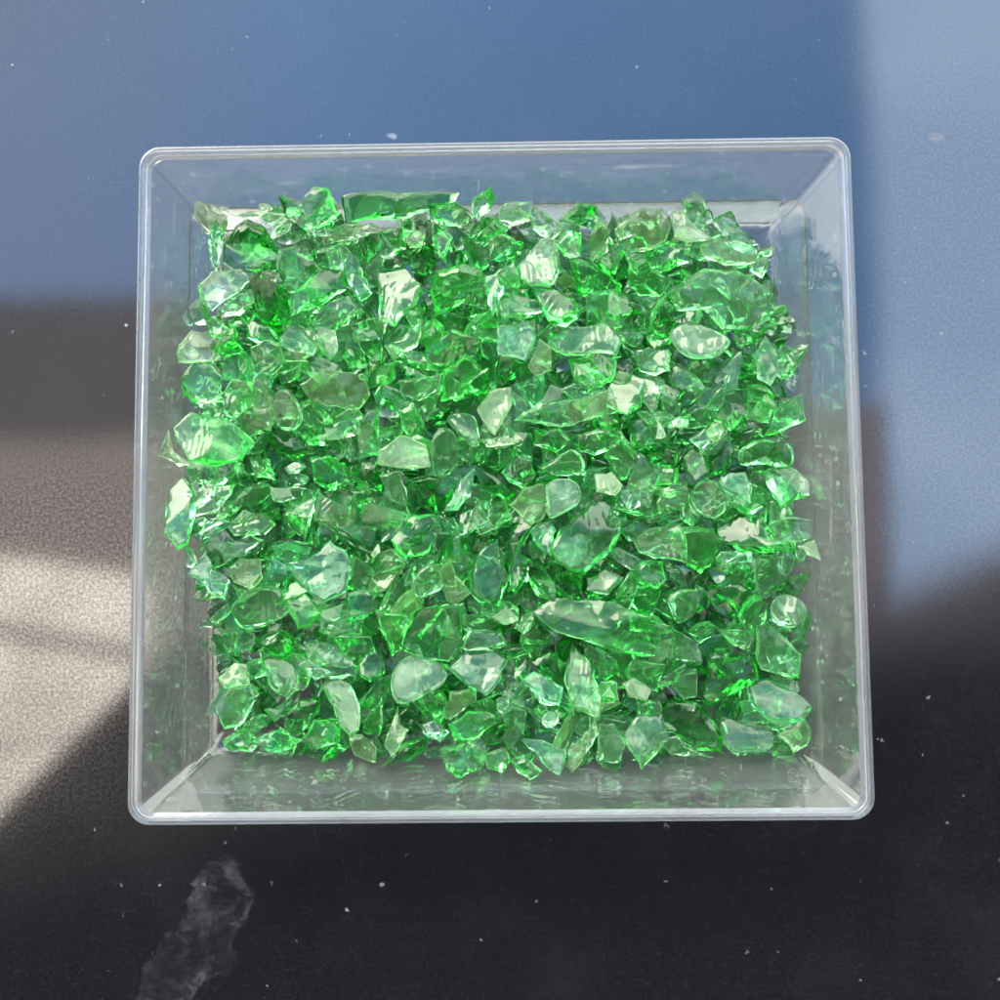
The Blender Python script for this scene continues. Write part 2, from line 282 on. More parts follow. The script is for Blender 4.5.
 (11,36,-390,12,67,-36,-15,63), (16,-35,-338,12,26,-85,-46,4), (14,-28,-272,27,86,-2,21,46), (4,10,-152,28,62,-25,-18,-72), (10,4,-40,9,97,13,-21,-7), (8,-61,10,19,71,-16,20,65),
 (12,-36,98,6,20,3,-95,-23), (6,-31,240,10,5,37,93,0), (1,-37,316,21,21,90,36,-11), (19,-38,408,6,10,-89,-44,10), (26,123,-470,24,18,26,84,-45), (2,90,-272,26,0,-34,94,-7),
 (14,130,-211,5,83,11,8,-54), (2,124,-173,32,1,85,-18,50), (16,110,-26,8,37,11,11,-92), (18,154,71,19,6,-9,-13,-99), (11,94,130,10,41,-14,-26,86), (27,87,182,11,12,-42,86,-28),
 (29,105,305,11,10,94,-24,24), (10,133,466,19,44,31,-31,79), (18,168,-451,20,98,6,-12,-16), (8,206,-288,11,8,99,-12,2), (11,185,-259,20,75,-13,2,65), (17,140,-148,17,72,6,23,65),
 (25,228,-39,23,1,66,74,14), (8,184,85,25,22,-28,-87,33), (22,199,135,7,4,-64,76,8), (18,119,177,16,23,-76,-38,47), (20,223,250,6,9,-54,-84,5), (1,195,362,11,4,-38,92,4),
 (29,271,-354,14,63,25,-5,74), (11,230,-346,13,90,-39,14,11), (23,224,-230,11,83,-14,2,54), (15,238,-161,7,11,-2,-98,12), (29,251,-66,11,26,-2,-10,-96), (9,307,56,8,14,89,44,-1),
 (3,309,112,9,23,96,-3,-16), (24,282,219,28,91,-14,-3,40), (15,273,342,7,5,-25,3,97), (8,227,389,13,48,-1,12,87), (17,367,-358,8,62,7,-5,-78), (11,381,-248,9,4,89,-42,15),
 (25,389,-204,16,10,-94,17,-28), (25,312,-112,8,6,86,51,1), (16,345,-50,17,74,12,21,62), (11,396,77,24,10,-17,4,98), (4,329,74,22,66,-2,-5,-75), (22,309,199,17,4,-87,49,-10),
 (25,330,324,11,40,-5,-6,91), (7,338,357,6,10,-98,-15,0), (22,425,-464,16,47,87,-8,-7), (26,442,-270,10,98,18,4,0), (20,490,-242,21,19,-96,21,-2), (21,458,-176,13,5,-33,94,-4),
 (18,495,-19,26,25,-83,-47,-15), (9,484,20,6,62,4,-3,-78), (18,492,76,24,9,-20,91,-36), (13,444,254,11,6,10,78,-62), (29,486,268,8,2,-6,-99,13), (7,461,400,9,98,-7,-5,18),
 (28,-404,-454,22,32,49,71,-38), (23,-458,-330,10,9,4,30,-95), (6,-486,-222,10,3,-38,92,5), (3,-416,-97,10,42,-10,3,-90), (27,-501,11,22,62,13,29,-72), (12,-499,53,16,86,-22,25,-39),
 (3,-491,93,12,10,-39,-90,-14), (23,-489,250,20,6,3,47,-88), (9,-407,313,17,72,29,-8,-63), (15,-468,424,25,7,-96,-28,-4), (3,-296,-427,13,52,2,-25,81), (11,-316,-330,7,7,65,-76,0),
 (28,-339,-278,44,11,-40,12,-90), (7,-369,-159,20,13,-22,97,1), (3,-319,-62,13,70,22,0,68), (16,-346,61,7,11,6,28,95), (19,-360,107,7,11,-4,8,-99), (29,-379,181,9,95,-8,2,-30),
 (27,-373,346,12,27,72,-58,-26), (19,-345,438,4,4,-50,86,5), (27,-236,-435,16,34,72,-56,-23), (13,-283,-350,13,30,-87,-23,31), (25,-297,-161,8,6,99,14,-2), (26,-230,-112,22,10,-91,-33,-24),
 (10,-208,-36,18,4,96,26,-9), (13,-248,70,13,2,-16,-94,31), (20,-294,92,18,6,-98,-13,-14), (17,-261,217,13,14,-91,-37,14), (27,-311,298,11,37,40,-24,-80), (15,-238,364,7,10,-26,4,96),
 (13,-167,-366,15,20,-20,94,-20), (24,-137,-265,29,6,-42,90,-4), (19,-200,-194,17,90,-1,19,-40), (12,-160,-77,7,84,-12,11,52), (9,-173,-1,19,10,-26,90,35), (7,-155,64,26,16,-56,79,-16),
 (2,-175,149,20,72,2,12,68), (1,-175,233,12,2,100,-5,-7), (3,-143,320,9,25,51,81,12), (26,-223,448,26,3,-83,56,8), (4,-129,-465,24,31,28,85,-32), (5,-88,-276,11,2,-8,99,15),
 (7,-76,-200,14,86,-26,12,-41), (11,-49,-124,17,2,-81,-56,-17), (15,-68,-47,18,99,-6,14,8), (16,-67,73,17,25,-2,-8,-97), (1,-138,163,16,13,-26,-95,-11), (14,-67,215,9,88,-1,1,-48),
 (23,-97,280,13,54,-30,-14,77), (5,-38,461,35,58,-76,-23,19), (26,-10,-390,11,52,13,6,-84), (16,-33,-279,18,86,-6,16,48), (13,-23,-175,12,31,7,-25,-92), (1,60,-80,26,26,87,-41,7),
 (26,-31,-49,12,5,-87,-49,-6), (1,-8,73,8,97,12,6,-19), (13,17,116,14,79,53,12,30), (23,-34,225,26,30,27,-84,-36), (22,28,301,10,5,55,81,-18), (22,26,468,26,22,-7,89,40),
 (3,121,-423,9,98,-4,-3,-22), (24,60,-319,28,12,-88,-46,2), (8,127,-216,21,4,-55,83,8), (6,112,-129,9,83,-15,-8,-53), (25,88,-68,11,3,-56,82,9), (17,79,49,13,14,30,-94,-11),
 (0,115,107,26,2,9,-16,98), (28,58,187,18,10,-3,53,-84), (4,86,321,19,19,-80,3,57), (8,46,384,18,61,-4,-2,79), (5,138,-388,18,5,77,-64,-3), (0,225,-324,21,68,66,-4,-31),
 (24,179,-191,23,61,-5,-18,77), (17,177,-162,8,52,6,-3,-85), (12,196,-75,8,41,-3,-8,-91), (4,218,55,17,5,51,-86,-6), (13,168,181,12,32,-82,45,-13), (9,225,199,26,90,-11,-3,41),
 (13,148,317,12,46,14,-45,-75), (23,165,380,9,90,-9,14,-40), (4,230,-382,13,53,-2,11,-84), (1,296,-287,15,10,92,-37,9), (10,292,-234,9,58,-10,-25,-77), (21,228,-118,17,93,26,5,24),
 (16,293,-44,8,80,7,8,-58), (8,274,96,27,51,-53,62,29), (20,294,155,10,80,19,15,-56), (10,288,224,40,24,4,-26,-93), (16,272,348,25,63,15,20,-74), (23,284,393,9,1,56,75,36),
 (5,397,-408,11,12,71,69,2), (7,371,-311,22,88,-14,4,-45), (19,342,-183,5,77,2,2,-63), (14,318,-131,18,31,4,7,-95), (9,375,-18,15,16,1,-98,-12), (16,359,11,18,95,5,13,27),
 (23,370,145,9,27,12,-91,-29), (1,362,224,10,54,-2,9,-84), (18,390,362,32,99,-8,-11,9), (9,415,469,32,92,36,-10,5), (8,494,-462,37,30,90,32,5), (9,474,-290,10,38,5,11,-92),
 (11,506,-186,23,11,83,12,53), (25,469,-140,8,43,5,-10,90), (5,458,-12,23,50,7,20,-84), (6,513,29,41,36,67,56,32), (21,423,153,13,86,1,8,-50), (27,425,197,7,19,23,-94,-16),
 (17,453,263,23,2,12,78,-61), (26,472,442,29,15,-14,-44,88), (10,-496,-417,30,83,50,26,-2), (12,-445,-295,20,99,6,6,-11), (9,-425,-206,12,1,28,-96,0), (11,-450,-124,20,81,-20,-29,47),
 (6,-440,-69,32,25,96,-4,10), (13,-484,86,24,36,-22,-82,39), (14,-447,94,18,15,-59,78,-11), (0,-479,237,32,24,35,-16,89), (25,-407,300,31,10,35,80,48), (6,-396,430,10,5,-71,-64,29),
 (5,-374,-452,21,11,81,-58,1), (18,-345,-309,22,42,-85,-33,6), (14,-403,-180,27,90,16,24,-33), (7,-359,-115,17,20,94,22,15), (11,-366,-74,13,11,80,55,23), (8,-393,39,54,7,-64,-28,-71),
 (26,-330,103,23,62,-2,-11,77), (15,-362,212,7,15,-36,-92,8), (12,-358,279,6,1,-40,-91,-11), (16,-338,444,18,9,-48,86,10), (24,-278,-394,22,12,48,-87,-3), (27,-294,-315,16,11,-44,-89,-6),
 (15,-254,-226,12,25,-74,57,-25), (6,-319,-125,23,64,13,-9,76), (28,-268,-22,16,20,61,76,5), (24,-259,3,28,20,97,12,5), (14,-283,153,13,93,-8,14,-34), (13,-284,228,26,34,-88,-31,15),
 (13,-280,267,7,21,-53,-69,44), (14,-293,478,40,39,-85,35,4), (15,-215,-400,16,56,-64,-31,42), (19,-163,-280,34,55,15,-4,-82), (11,-142,-207,22,37,-77,36,-38), (29,-136,-128,12,62,9,-19,75),
 (21,-166,-43,21,77,-9,11,-62), (29,-202,34,12,60,43,-35,-57), (4,-188,101,13,11,20,96,19), (21,-184,205,21,0,38,-92,9), (15,-172,324,15,69,-4,15,71), (3,-167,475,35,44,29,40,-75),
 (0,-73,-380,10,98,-2,-19,-8), (13,-94,-288,22,58,-73,-30,18), (25,-142,-170,38,19,-68,-66,24), (5,-60,-170,25,16,-42,90,3), (28,-131,-27,18,41,-30,-46,73), (13,-92,71,32,48,-85,-10,20),
 (24,-139,148,30,50,2,23,-84), (10,-104,179,18,16,95,-22,18), (15,-115,310,12,76,-34,7,55), (28,-120,411,9,36,-1,-14,-92), (17,42,-363,26,22,-5,-24,-94), (7,8,-300,9,10,66,74,10),
 (21,-26,-275,51,1,20,37,91), (12,-26,-136,18,1,-93,-30,-20), (7,2,-53,25,5,-75,66,-1), (23,-2,18,9,15,-11,-12,97), (3,36,101,25,51,0,-3,-86), (14,12,204,6,8,88,-48,4),
 (22,-15,295,18,84,14,5,52), (13,-2,440,13,50,-52,59,-37), (18,40,-465,50,60,10,6,79), (8,121,-298,28,20,25,-94,-13), (15,54,-171,26,72,5,-14,68), (27,82,-98,10,8,-98,-5,-16),
 (28,141,-55,31,24,84,-48,-4), (4,84,29,27,97,-6,1,-25), (19,85,104,18,24,75,-60,-12), (16,54,224,20,10,-48,-86,-12), (13,100,292,29,44,-68,-52,26), (25,42,334,47,28,85,-4,44),
 (5,184,-386,25,99,11,5,3), (10,153,-304,12,34,15,-19,-91), (16,178,-234,32,2,24,97,3), (9,174,-136,23,96,-4,2,-29), (21,200,-80,28,12,98,11,10), (11,160,10,24,8,72,-68,8),
 (13,145,151,22,57,0,-49,-66), (4,201,225,29,22,-80,55,-9), (18,208,345,30,33,18,91,-19), (6,165,453,26,87,7,33,37), (10,216,-441,8,25,11,11,96), (25,257,-301,17,12,-31,94,8),
 (17,250,-192,16,6,-1,99,-15), (16,251,-153,21,4,-68,73,7), (26,298,-66,14,12,-92,-36,0), (29,263,34,16,7,5,-10,-99), (16,255,136,14,98,7,6,-18), (9,233,266,21,3,-5,6,100),
 (3,230,312,25,38,-21,-5,-90), (6,271,459,39,17,1,17,-97), (23,394,-384,24,93,-14,-16,-31), (26,374,-284,25,13,-1,-98,15), (6,364,-221,16,52,-12,15,83), (29,375,-141,18,3,11,-30,-95),
 (1,411,-35,23,41,-79,-29,35), (28,407,111,45,13,-75,54,36), (29,388,104,15,12,3,49,-86), (12,344,245,8,12,-95,29,2), (24,377,274,20,0,-33,-94,11), (1,320,380,11,2,100,3,-5),
 (4,442,-444,15,70,-26,10,66), (25,486,-354,27,65,-27,-18,-69), (0,496,-210,26,85,21,-42,-23), (24,438,-153,27,50,-26,2,82), (13,442,-76,12,44,-84,18,-27), (3,453,52,21,11,-50,-81,-30),
 (10,452,90,15,32,90,-14,-26), (22,422,222,18,20,91,-30,-18), (22,424,289,13,26,-95,16,10), (9,403,427,10,10,87,-48,-6), (6,-438,-424,11,1,79,61,-10), (7,-430,-324,27,21,36,65,63),
 (26,-466,-204,24,92,8,-1,-39), (23,-471,-131,20,14,68,-70,16), (15,-464,-20,17,36,-91,-13,-18), (27,-503,64,32,12,98,9,-16), (20,-458,128,26,95,1,4,-31), (11,-466,201,22,3,-33,-94,-3),
 (7,-447,272,28,2,16,70,69), (8,-437,463,28,35,-74,-52,-23), (3,-408,-409,37,42,52,-26,70), (11,-436,-297,37,37,15,-90,16), (20,-376,-262,35,89,-12,-10,-43), (11,-394,-136,24,7,5,100,-2),
 (28,-322,-21,34,73,-12,4,67), (19,-324,25,26,22,13,11,-96), (13,-386,102,27,66,71,-4,-21), (0,-326,200,15,68,-28,7,-67), (19,-362,282,16,95,2,-9,-29), (20,-368,443,29,2,6,33,-94),
 (2,-255,-470,24,26,-12,-44,-85), (0,-262,-304,22,84,-10,7,-52), (21,-262,-241,22,10,-95,25,-17), (20,-234,-179,24,7,49,87,1), (12,-305,-128,36,30,-58,-73,-21), (12,-294,78,6,1,-59,-75,-30),
 (23,-251,147,26,15,68,15,70), (17,-258,200,29,99,8,8,10), (19,-266,263,23,28,54,80,-3), (16,-266,400,10,0,-64,-77,7), (15,-193,-433,14,27,-55,-73,30), (22,-155,-329,22,32,-87,33,-15),
 (23,-160,-212,20,28,-46,-71,45), (22,-193,-133,19,53,-25,15,-80), (12,-152,-9,24,6,5,-86,-51), (14,-160,35,35,10,18,-2,-98), (17,-212,88,32,4,1,-98,-18), (27,-142,202,30,25,-80,-53,12),
 (5,-190,281,34,26,-24,-14,-93), (1,-182,372,11,0,-94,33,6), (19,-94,-428,11,78,0,-16,61), (8,-82,-302,37,14,-3,-8,99), (22,-42,-198,30,60,23,-21,73), (11,-75,-106,25,85,8,-13,-50),
 (18,-95,-31,36,32,35,-65,-59), (26,-98,20,42,83,6,23,51), (16,-54,143,16,12,-93,-33,12), (26,-107,196,25,92,-13,14,34), (26,-72,292,30,16,-83,53,-4), (1,-59,405,22,10,-60,76,-24),
 (29,-24,-452,9,93,-22,6,28), (25,-22,-326,24,78,-11,29,-54), (15,36,-194,27,94,15,8,29), (23,30,-108,17,5,-61,-78,-14), (20,40,-71,33,15,19,92,-30), (22,-2,12,28,5,98,-4,-17),
 (14,0,115,27,1,23,97,11), (19,37,244,15,5,-54,-82,-18), (5,46,332,20,20,-55,79,-18), (16,10,355,8,98,-6,16,-8), (15,62,-405,8,5,44,-89,10), (16,135,-341,31,4,52,-85,-2),
 (19,128,-257,29,17,25,74,-60), (4,90,-157,25,10,-52,-80,-28), (26,103,-17,31,36,18,9,-91), (11,61,17,52,1,54,-27,-80), (14,51,160,26,3,-42,-90,-9), (14,123,242,15,94,7,18,-28),
 (24,82,324,48,9,-94,30,15), (27,92,406,13,82,-23,4,53), (11,253,-459,26,15,18,-97,8), (19,186,-323,25,2,-96,29,-1), (3,164,-281,32,97,0,-5,23), (14,130,-127,28,57,-13,3,81),
 (6,140,-52,10,98,-6,-13,14), (11,228,110,36,14,48,-69,52), (25,202,136,26,37,11,4,-92), (2,144,217,13,71,19,7,68), (25,162,275,18,0,-26,96,5), (25,134,382,13,1,98,-11,17),
 (14,248,-414,16,74,3,24,63), (29,312,-339,21,18,15,15,-96), (9,283,-212,21,9,-31,94,14), (4,264,-179,33,13,89,44,2), (26,262,-85,30,45,-4,19,87), (22,269,65,14,12,98,-15,-3),
 (8,261,135,32,17,-12,-1,-98), (10,237,231,32,15,82,-55,4), (9,277,314,24,8,-15,-98,10), (2,252,363,16,45,-4,-23,-86), (1,326,-370,9,22,-17,-89,-36), (16,386,-340,37,11,-99,5,-11),
 (20,360,-183,21,11,32,94,6), (16,360,-132,27,4,73,-66,16), (13,361,-48,25,88,43,11,-16), (8,387,19,34,4,73,68,9), (23,337,120,26,31,70,-65,0), (17,353,239,27,10,23,96,16),
 (15,427,264,42,32,-23,-1,92), (23,322,450,28,44,-2,38,-82), (3,489,-422,27,52,-67,-27,44), (2,501,-316,17,20,-72,33,-58), (25,478,-196,35,9,29,0,-95), (26,404,-83,45,18,-90,26,31),
 (5,480,-60,29,10,-24,-15,96), (10,421,20,37,42,59,-69,-7), (17,492,159,24,55,-68,43,-24), (1,486,235,23,44,82,19,32), (15,492,283,19,34,-38,31,80), (28,495,461,24,8,55,72,41),
 (13,-426,-472,27,38,-5,-76,-52), (23,-425,-356,52,76,-50,38,18), (20,-496,-232,30,12,-32,-92,18), (24,-480,-121,40,5,-94,-32,6), (5,-415,-10,33,82,22,-11,51), (23,-425,32,27,66,-9,15,-74),
 (11,-434,157,28,1,16,76,63), (24,-448,207,35,67,-21,2,-71), (2,-458,336,18,25,-17,11,95), (23,-432,425,23,24,-72,-61,-22), (5,-336,-376,11,60,16,1,-78), (13,-338,-335,26,16,-9,96,21),
 (26,-310,-208,35,77,-10,20,60), (26,-376,-108,35,92,-1,5,-40), (5,-383,-26,32,91,27,10,30), (8,-368,68,33,28,66,-70,-5), (0,-413,67,42,48,-70,-48,21), (14,-356,239,27,32,-85,-29,31),
 (7,-373,309,24,2,-57,-82,5), (23,-336,412,22,30,27,39,-83), (4,-298,-445,36,14,57,72,-38), (15,-265,-342,27,15,-91,-39,-8), (16,-276,-233,37,10,98,15,10), (26,-260,-156,29,68,-11,-2,72),
 (15,-249,-56,23,0,33,-93,16), (17,-280,53,28,47,5,-3,-88), (7,-273,135,27,87,15,-4,-47), (25,-233,230,34,46,3,0,88), (0,-290,287,19,84,-23,-18,46), (10,-257,456,23,67,-3,25,-70),
 (10,-159,-417,8,2,6,13,99), (24,-201,-330,30,97,0,2,23), (13,-210,-235,20,48,-83,-1,28), (3,-152,-98,12,81,22,12,53), (24,-165,-28,37,5,7,100,0), (9,-206,23,24,70,-19,-15,67),
 (17,-191,154,37,63,13,-1,77), (1,-154,246,21,56,81,7,16), (25,-188,330,30,81,-13,21,53), (17,-204,364,28,23,8,20,-95), (17,-136,-479,55,1,24,-93,28), (7,-45,-329,49,62,16,20,74),
 (17,-65,-243,40,38,53,-72,-23), (21,-103,-133,30,10,88,-45,-8), (9,-71,-85,39,10,3,88,-47), (14,-51,40,25,22,-36,-89,16), (17,-50,186,28,90,19,-7,38), (18,-93,242,31,98,14,12,-5),
 (14,-102,332,18,81,-22,0,-54), (0,-90,443,14,37,84,-20,-35), (29,-48,-458,14,92,12,-21,-32), (11,8,-306,26,21,-33,-92,-4), (21,-4,-181,44,74,60,-8,27), (7,-5,-135,34,2,25,92,-29),
 (15,46,-13,30,3,7,-100,5), (18,18,-6,48,17,37,-57,-72), (19,-36,109,28,74,5,-3,67), (0,4,182,25,42,-4,-7,90), (13,-15,307,32,42,-85,33,3), (3,2,398,13,11,89,43,10),
 (1,97,-407,18,32,87,0,36), (8,103,-370,36,63,50,-59,4), (17,54,-228,21,82,-2,-19,-54), (12,88,-123,19,94,-33,2,-6), (25,117,-81,31,17,-81,52,-22), (5,140,39,29,97,-7,-11,-21),
 (19,128,70,24,82,-17,-54,-5), (14,91,234,29,6,43,-90,3), (19,128,268,31,2,2,-10,99), (6,104,451,16,43,26,-4,86), (3,226,-374,33,92,28,0,26), (5,213,-273,36,6,42,-86,28),
 (20,164,-183,33,12,20,97,11), (0,163,-98,52,12,4,59,80), (21,200,-50,40,39,12,-26,-88), (2,205,19,21,23,-96,-13,-12), (22,163,125,38,19,88,-40,-18), (5,125,189,40,5,-13,-32,-94),
 (6,185,298,28,2,-89,45,0), (25,124,398,24,21,28,91,20), (9,263,-390,20,9,69,-72,-10), (4,318,-304,35,2,-94,-35,6), (12,236,-232,22,6,100,-6,4), (3,295,-163,27,75,37,-44,-32),
 (14,272,-31,26,35,2,4,94), (6,295,28,34,73,-22,27,59), (26,254,169,44,98,-3,20,4), (28,258,280,34,98,-6,6,-20), (4,316,331,26,9,99,7,-7), (22,231,424,22,83,-13,5,-54),
 (15,314,-410,11,12,-62,74,-24), (12,405,-305,31,21,97,4,9), (6,347,-207,38,60,-22,10,-76), (18,322,-145,37,4,54,76,-36), (29,384,-52,26,30,6,-94,16), (19,339,-1,38,11,8,-99,3),
 (17,350,154,34,12,-94,-31,11), (9,348,209,26,5,33,93,16), (24,336,289,26,15,-2,98,-14), (9,407,450,34,45,-80,24,30), (15,437,-405,10,96,5,9,26), (25,442,-282,21,10,-82,-56,-6),
 (27,469,-250,30,91,-13,10,-38), (3,410,-133,23,39,-7,-18,-90), (9,447,-32,32,13,-94,-29,-8), (19,469,38,22,82,38,-6,42), (2,486,136,9,12,-33,-94,2), (21,507,197,41,13,31,2,-94),
 (15,449,315,21,8,-100,3,4), (4,496,374,18,8,-47,-10,87), (2,-466,-366,22,26,-89,37,-1), (18,-506,-318,44,40,-59,-68,-14), (27,-445,-266,26,10,-9,0,99), (24,-442,-135,47,51,6,8,86),
 (24,-500,-86,52,46,82,-20,28), (3,-447,58,28,21,-60,74,-22), (11,-503,191,27,28,-58,-75,14), (0,-411,181,40,69,-6,-3,72), (29,-413,275,19,14,-24,-56,78), (7,-462,369,21,19,-3,-2,98),
 (1,-323,-451,31,21,47,-85,8), (10,-373,-380,22,54,19,-51,-64), (10,-421,-238,25,8,20,-98,0), (20,-379,-111,50,11,-15,6,-98), (3,-386,-74,46,44,38,-74,34), (19,-343,9,24,18,-56,80,9),
 (27,-346,171,26,0,-50,-86,11), (12,-305,196,19,34,72,-56,-21), (13,-366,283,36,49,-82,-16,26), (17,-335,358,14,43,-81,39,-8), (9,-249,-375,32,44,8,-54,72), (24,-256,-326,40,15,-7,2,-99),
 (15,-232,-167,48,62,29,30,-66), (27,-298,-91,31,57,-14,41,-70), (6,-293,-50,27,8,64,-70,-29), (4,-238,60,30,32,-92,18,16), (7,-288,113,33,38,83,-36,-19), (24,-308,207,48,89,-13,19,39),
 (5,-244,360,33,95,29,-10,-9), (7,-298,426,19,5,-2,98,19), (18,-122,-417,31,51,-59,-22,59), (8,-211,-286,40,5,72,-68,8), (15,-215,-249,40,7,96,3,-25), (7,-173,-139,25,96,4,17,-22),
 (18,-224,-23,43,46,-11,86,20), (24,-220,34,38,97,-12,5,22), (21,-219,134,40,26,-78,51,26), (23,-166,258,42,19,-14,-89,-39), (1,-146,344,25,25,47,63,57), (20,-218,418,37,53,-51,-63,24),
 (18,-72,-351,31,81,-4,10,58), (29,-123,-319,27,83,16,-8,53), (8,-90,-191,36,43,15,-3,-89), (3,-71,-120,43,98,1,-14,14), (23,-145,15,54,51,0,18,-84), (22,-103,72,47,4,91,-35,-20),
 (22,-79,141,27,12,-10,98,-8), (16,-125,186,48,28,12,20,93), (14,-95,337,26,32,-3,-28,-90), (8,-94,367,23,96,-25,-3,-13), (3,-4,-436,22,7,-37,92,-8), (14,27,-350,34,16,50,85,-9),
 (10,28,-256,31,59,-42,-61,-33), (20,-31,-107,35,9,51,-81,27), (26,-23,-17,41,89,14,-30,32), (10,7,56,21,20,-8,16,-96), (25,22,153,37,81,2,13,-57), (20,17,219,17,47,-6,26,84),
 (22,14,297,30,69,-25,18,-66), (21,-19,448,31,52,-67,-52,-7), (21,129,-438,25,2,-93,-31,-18), (2,72,-342,38,34,47,-80,-15), (5,85,-212,22,25,-53,81,0), (18,100,-154,56,59,70,40,-3),
 (1,85,-58,26,12,-7,8,99), (6,105,82,33,84,34,10,-42), (20,86,130,30,10,63,77,-1), (6,84,220,41,7,-99,14,2), (11,125,269,41,1,-64,77,5), (4,125,445,34,9,69,65,32),
 (7,186,-412,26,3,-10,40,-91), (28,202,-344,36,12,10,8,98), (27,221,-179,36,42,29,-82,-27), (29,200,-144,32,88,-18,28,-35), (2,200,-12,28,36,23,-49,-76), (25,179,28,32,92,-18,19,28),
 (5,178,156,40,10,-64,75,7), (19,164,193,22,89,-9,10,-43), (20,137,319,24,6,-100,1,-1), (20,192,419,12,15,-64,75,4), (11,299,-458,20,92,-25,10,29), (4,244,-292,30,8,94,-33,0),
 (23,258,-245,28,91,-16,32,-20), (21,244,-161,47,17,45,-87,12), (29,239,-2,32,5,90,43,-11), (20,279,59,26,3,100,6,-5), (8,293,188,57,95,-15,-7,27), (10,283,244,39,95,-25,-18,-10),
 (1,243,337,40,36,15,-88,-25), (27,236,464,20,95,5,-23,21), (19,352,-394,12,9,-98,14,-10), (4,348,-264,44,83,-4,25,-50), (23,325,-250,39,21,-95,10,22), (17,389,-122,30,56,-8,19,80),
 (4,397,-62,44,87,12,33,-36), (10,336,34,26,4,-30,95,-9), (12,376,128,17,8,-98,-15,8), (5,332,198,39,12,-3,98,18), (8,341,365,32,95,-3,22,-23), (14,367,437,13,21,-34,92,-3),
 (10,425,-372,15,13,69,-71,5), (26,426,-348,40,54,-28,-42,67), (15,513,-256,34,38,-38,74,-40), (29,436,-113,26,5,88,-39,26), (2,471,-35,45,29,-89,-27,-21), (9,478,27,25,32,-1,18,-93),
 (22,470,153,25,88,32,-15,-33), (4,422,231,33,25,79,-51,-24), (14,478,338,18,92,12,36,-12), (22,428,424,16,5,9,-99,8), (17,-444,-381,28,23,-80,-55,6), (22,-509,-266,44,80,36,30,-36),
 (2,-462,-227,34,17,23,-95,10), (22,-438,-96,53,99,3,-14,-9), (21,-481,-35,27,7,-97,24,-3), (20,-454,27,41,16,-83,42,-34), (2,-510,127,30,55,-21,8,-81), (16,-408,248,39,77,56,2,-31),
 (18,-498,340,35,63,-4,-7,-78), (8,-424,404,37,25,-94,23,2), (20,-353,-451,33,2,50,-82,27), (28,-408,-302,49,64,-51,-52,24), (19,-366,-210,29,5,-83,-55,-2), (25,-342,-126,42,14,-96,-24,6),
 (14,-345,-28,42,24,-57,79,-1), (1,-345,7,35,14,22,10,-96), (27,-397,129,23,9,-47,-80,-36), (7,-329,188,31,17,-86,47,0), (15,-341,265,54,94,-26,5,22), (5,-304,455,40,44,8,51,-74),
 (7,-264,-384,38,4,27,92,28), (10,-305,-288,33,62,15,21,74), (25,-264,-261,53,8,55,-83,-8), (29,-306,-151,28,30,-12,-92,-22), (13,-265,-46,35,52,29,32,74), (12,-265,14,40,8,-18,15,97),
 (26,-262,102,48,16,24,-92,26), (16,-276,229,42,98,5,7,-19), (0,-257,287,36,20,-52,78,-31), (19,-296,410,29,55,26,-5,80), (6,-195,-411,26,9,80,43,-40), (6,-164,-358,38,89,-6,2,-46),
 (19,-186,-251,40,46,-21,-37,78), (7,-161,-141,32,7,72,-69,-6), (0,-171,-87,44,10,-16,-6,-98), (12,-188,61,36,28,92,27,10), (13,-148,110,37,46,-57,55,-40), (22,-202,182,53,2,31,-16,-94),
 (7,-155,317,35,26,-49,-73,40), (3,-189,396,28,21,35,-91,10), (15,-41,-454,29,95,-7,8,-30), (26,-148,-305,42,7,27,96,10), (29,-121,-178,41,44,12,-8,-88), (8,-72,-153,50,13,-92,36,2),
 (29,-64,-17,44,24,78,11,56), (17,-100,86,59,18,-34,-29,-88), (17,-87,111,34,13,-14,88,-43), (28,-76,206,32,29,77,57,-3), (2,-32,283,40,26,-31,-90,14), (26,-85,399,33,7,98,18,1),
 (10,-30,-411,15,70,10,-6,70), (10,-8,-350,32,6,-46,87,-18), (19,15,-221,28,87,13,-5,-47), (9,16,-124,44,65,7,32,68), (21,10,-64,45,12,93,32,17), (4,26,34,31,68,-5,3,73),
 (10,-38,167,37,35,4,-6,93), (1,-3,255,30,10,-36,-93,1), (18,46,294,41,20,37,82,-39), (26,-37,397,32,43,-44,-73,29), (26,81,-441,27,5,-99,-6,-8), (11,53,-262,48,65,-32,44,-53),
 (7,71,-228,35,32,8,12,94), (25,64,-118,29,3,17,-97,15), (9,95,-47,41,10,8,-13,-98), (13,89,48,38,83,30,-17,-44), (1,56,108,40,10,-2,34,94), (2,90,171,24,49,17,-8,85),
 (2,63,259,32,52,16,-14,-83), (2,83,385,28,7,-98,18,-2), (16,183,-458,43,16,95,2,-27), (10,136,-366,43,69,7,-26,-67), (17,216,-204,65,19,-82,-54,7), (18,205,-117,46,22,-47,-13,84),
 (2,151,-33,30,85,-2,-11,-52), (12,216,26,34,18,72,65,16), (19,159,180,40,65,40,-9,64), (11,191,248,40,3,85,-34,40), (8,151,289,46,45,23,-85,-14), (17,152,422,25,78,-3,6,-62),
 (4,292,-417,24,2,-17,-98,2), (0,282,-316,33,12,-88,46,3), (8,296,-218,38,36,21,9,-91), (23,283,-145,48,50,-31,5,-80), (5,273,-65,45,5,22,-75,62), (18,228,75,40,63,-21,-29,-69),
 (4,299,127,37,89,3,37,26), (15,233,250,42,9,93,-33,13), (8,293,334,46,5,-1,100,4), (3,264,427,26,26,-90,-1,-34), (20,355,-435,20,7,-60,79,-10), (13,334,-353,44,33,-47,43,-69),
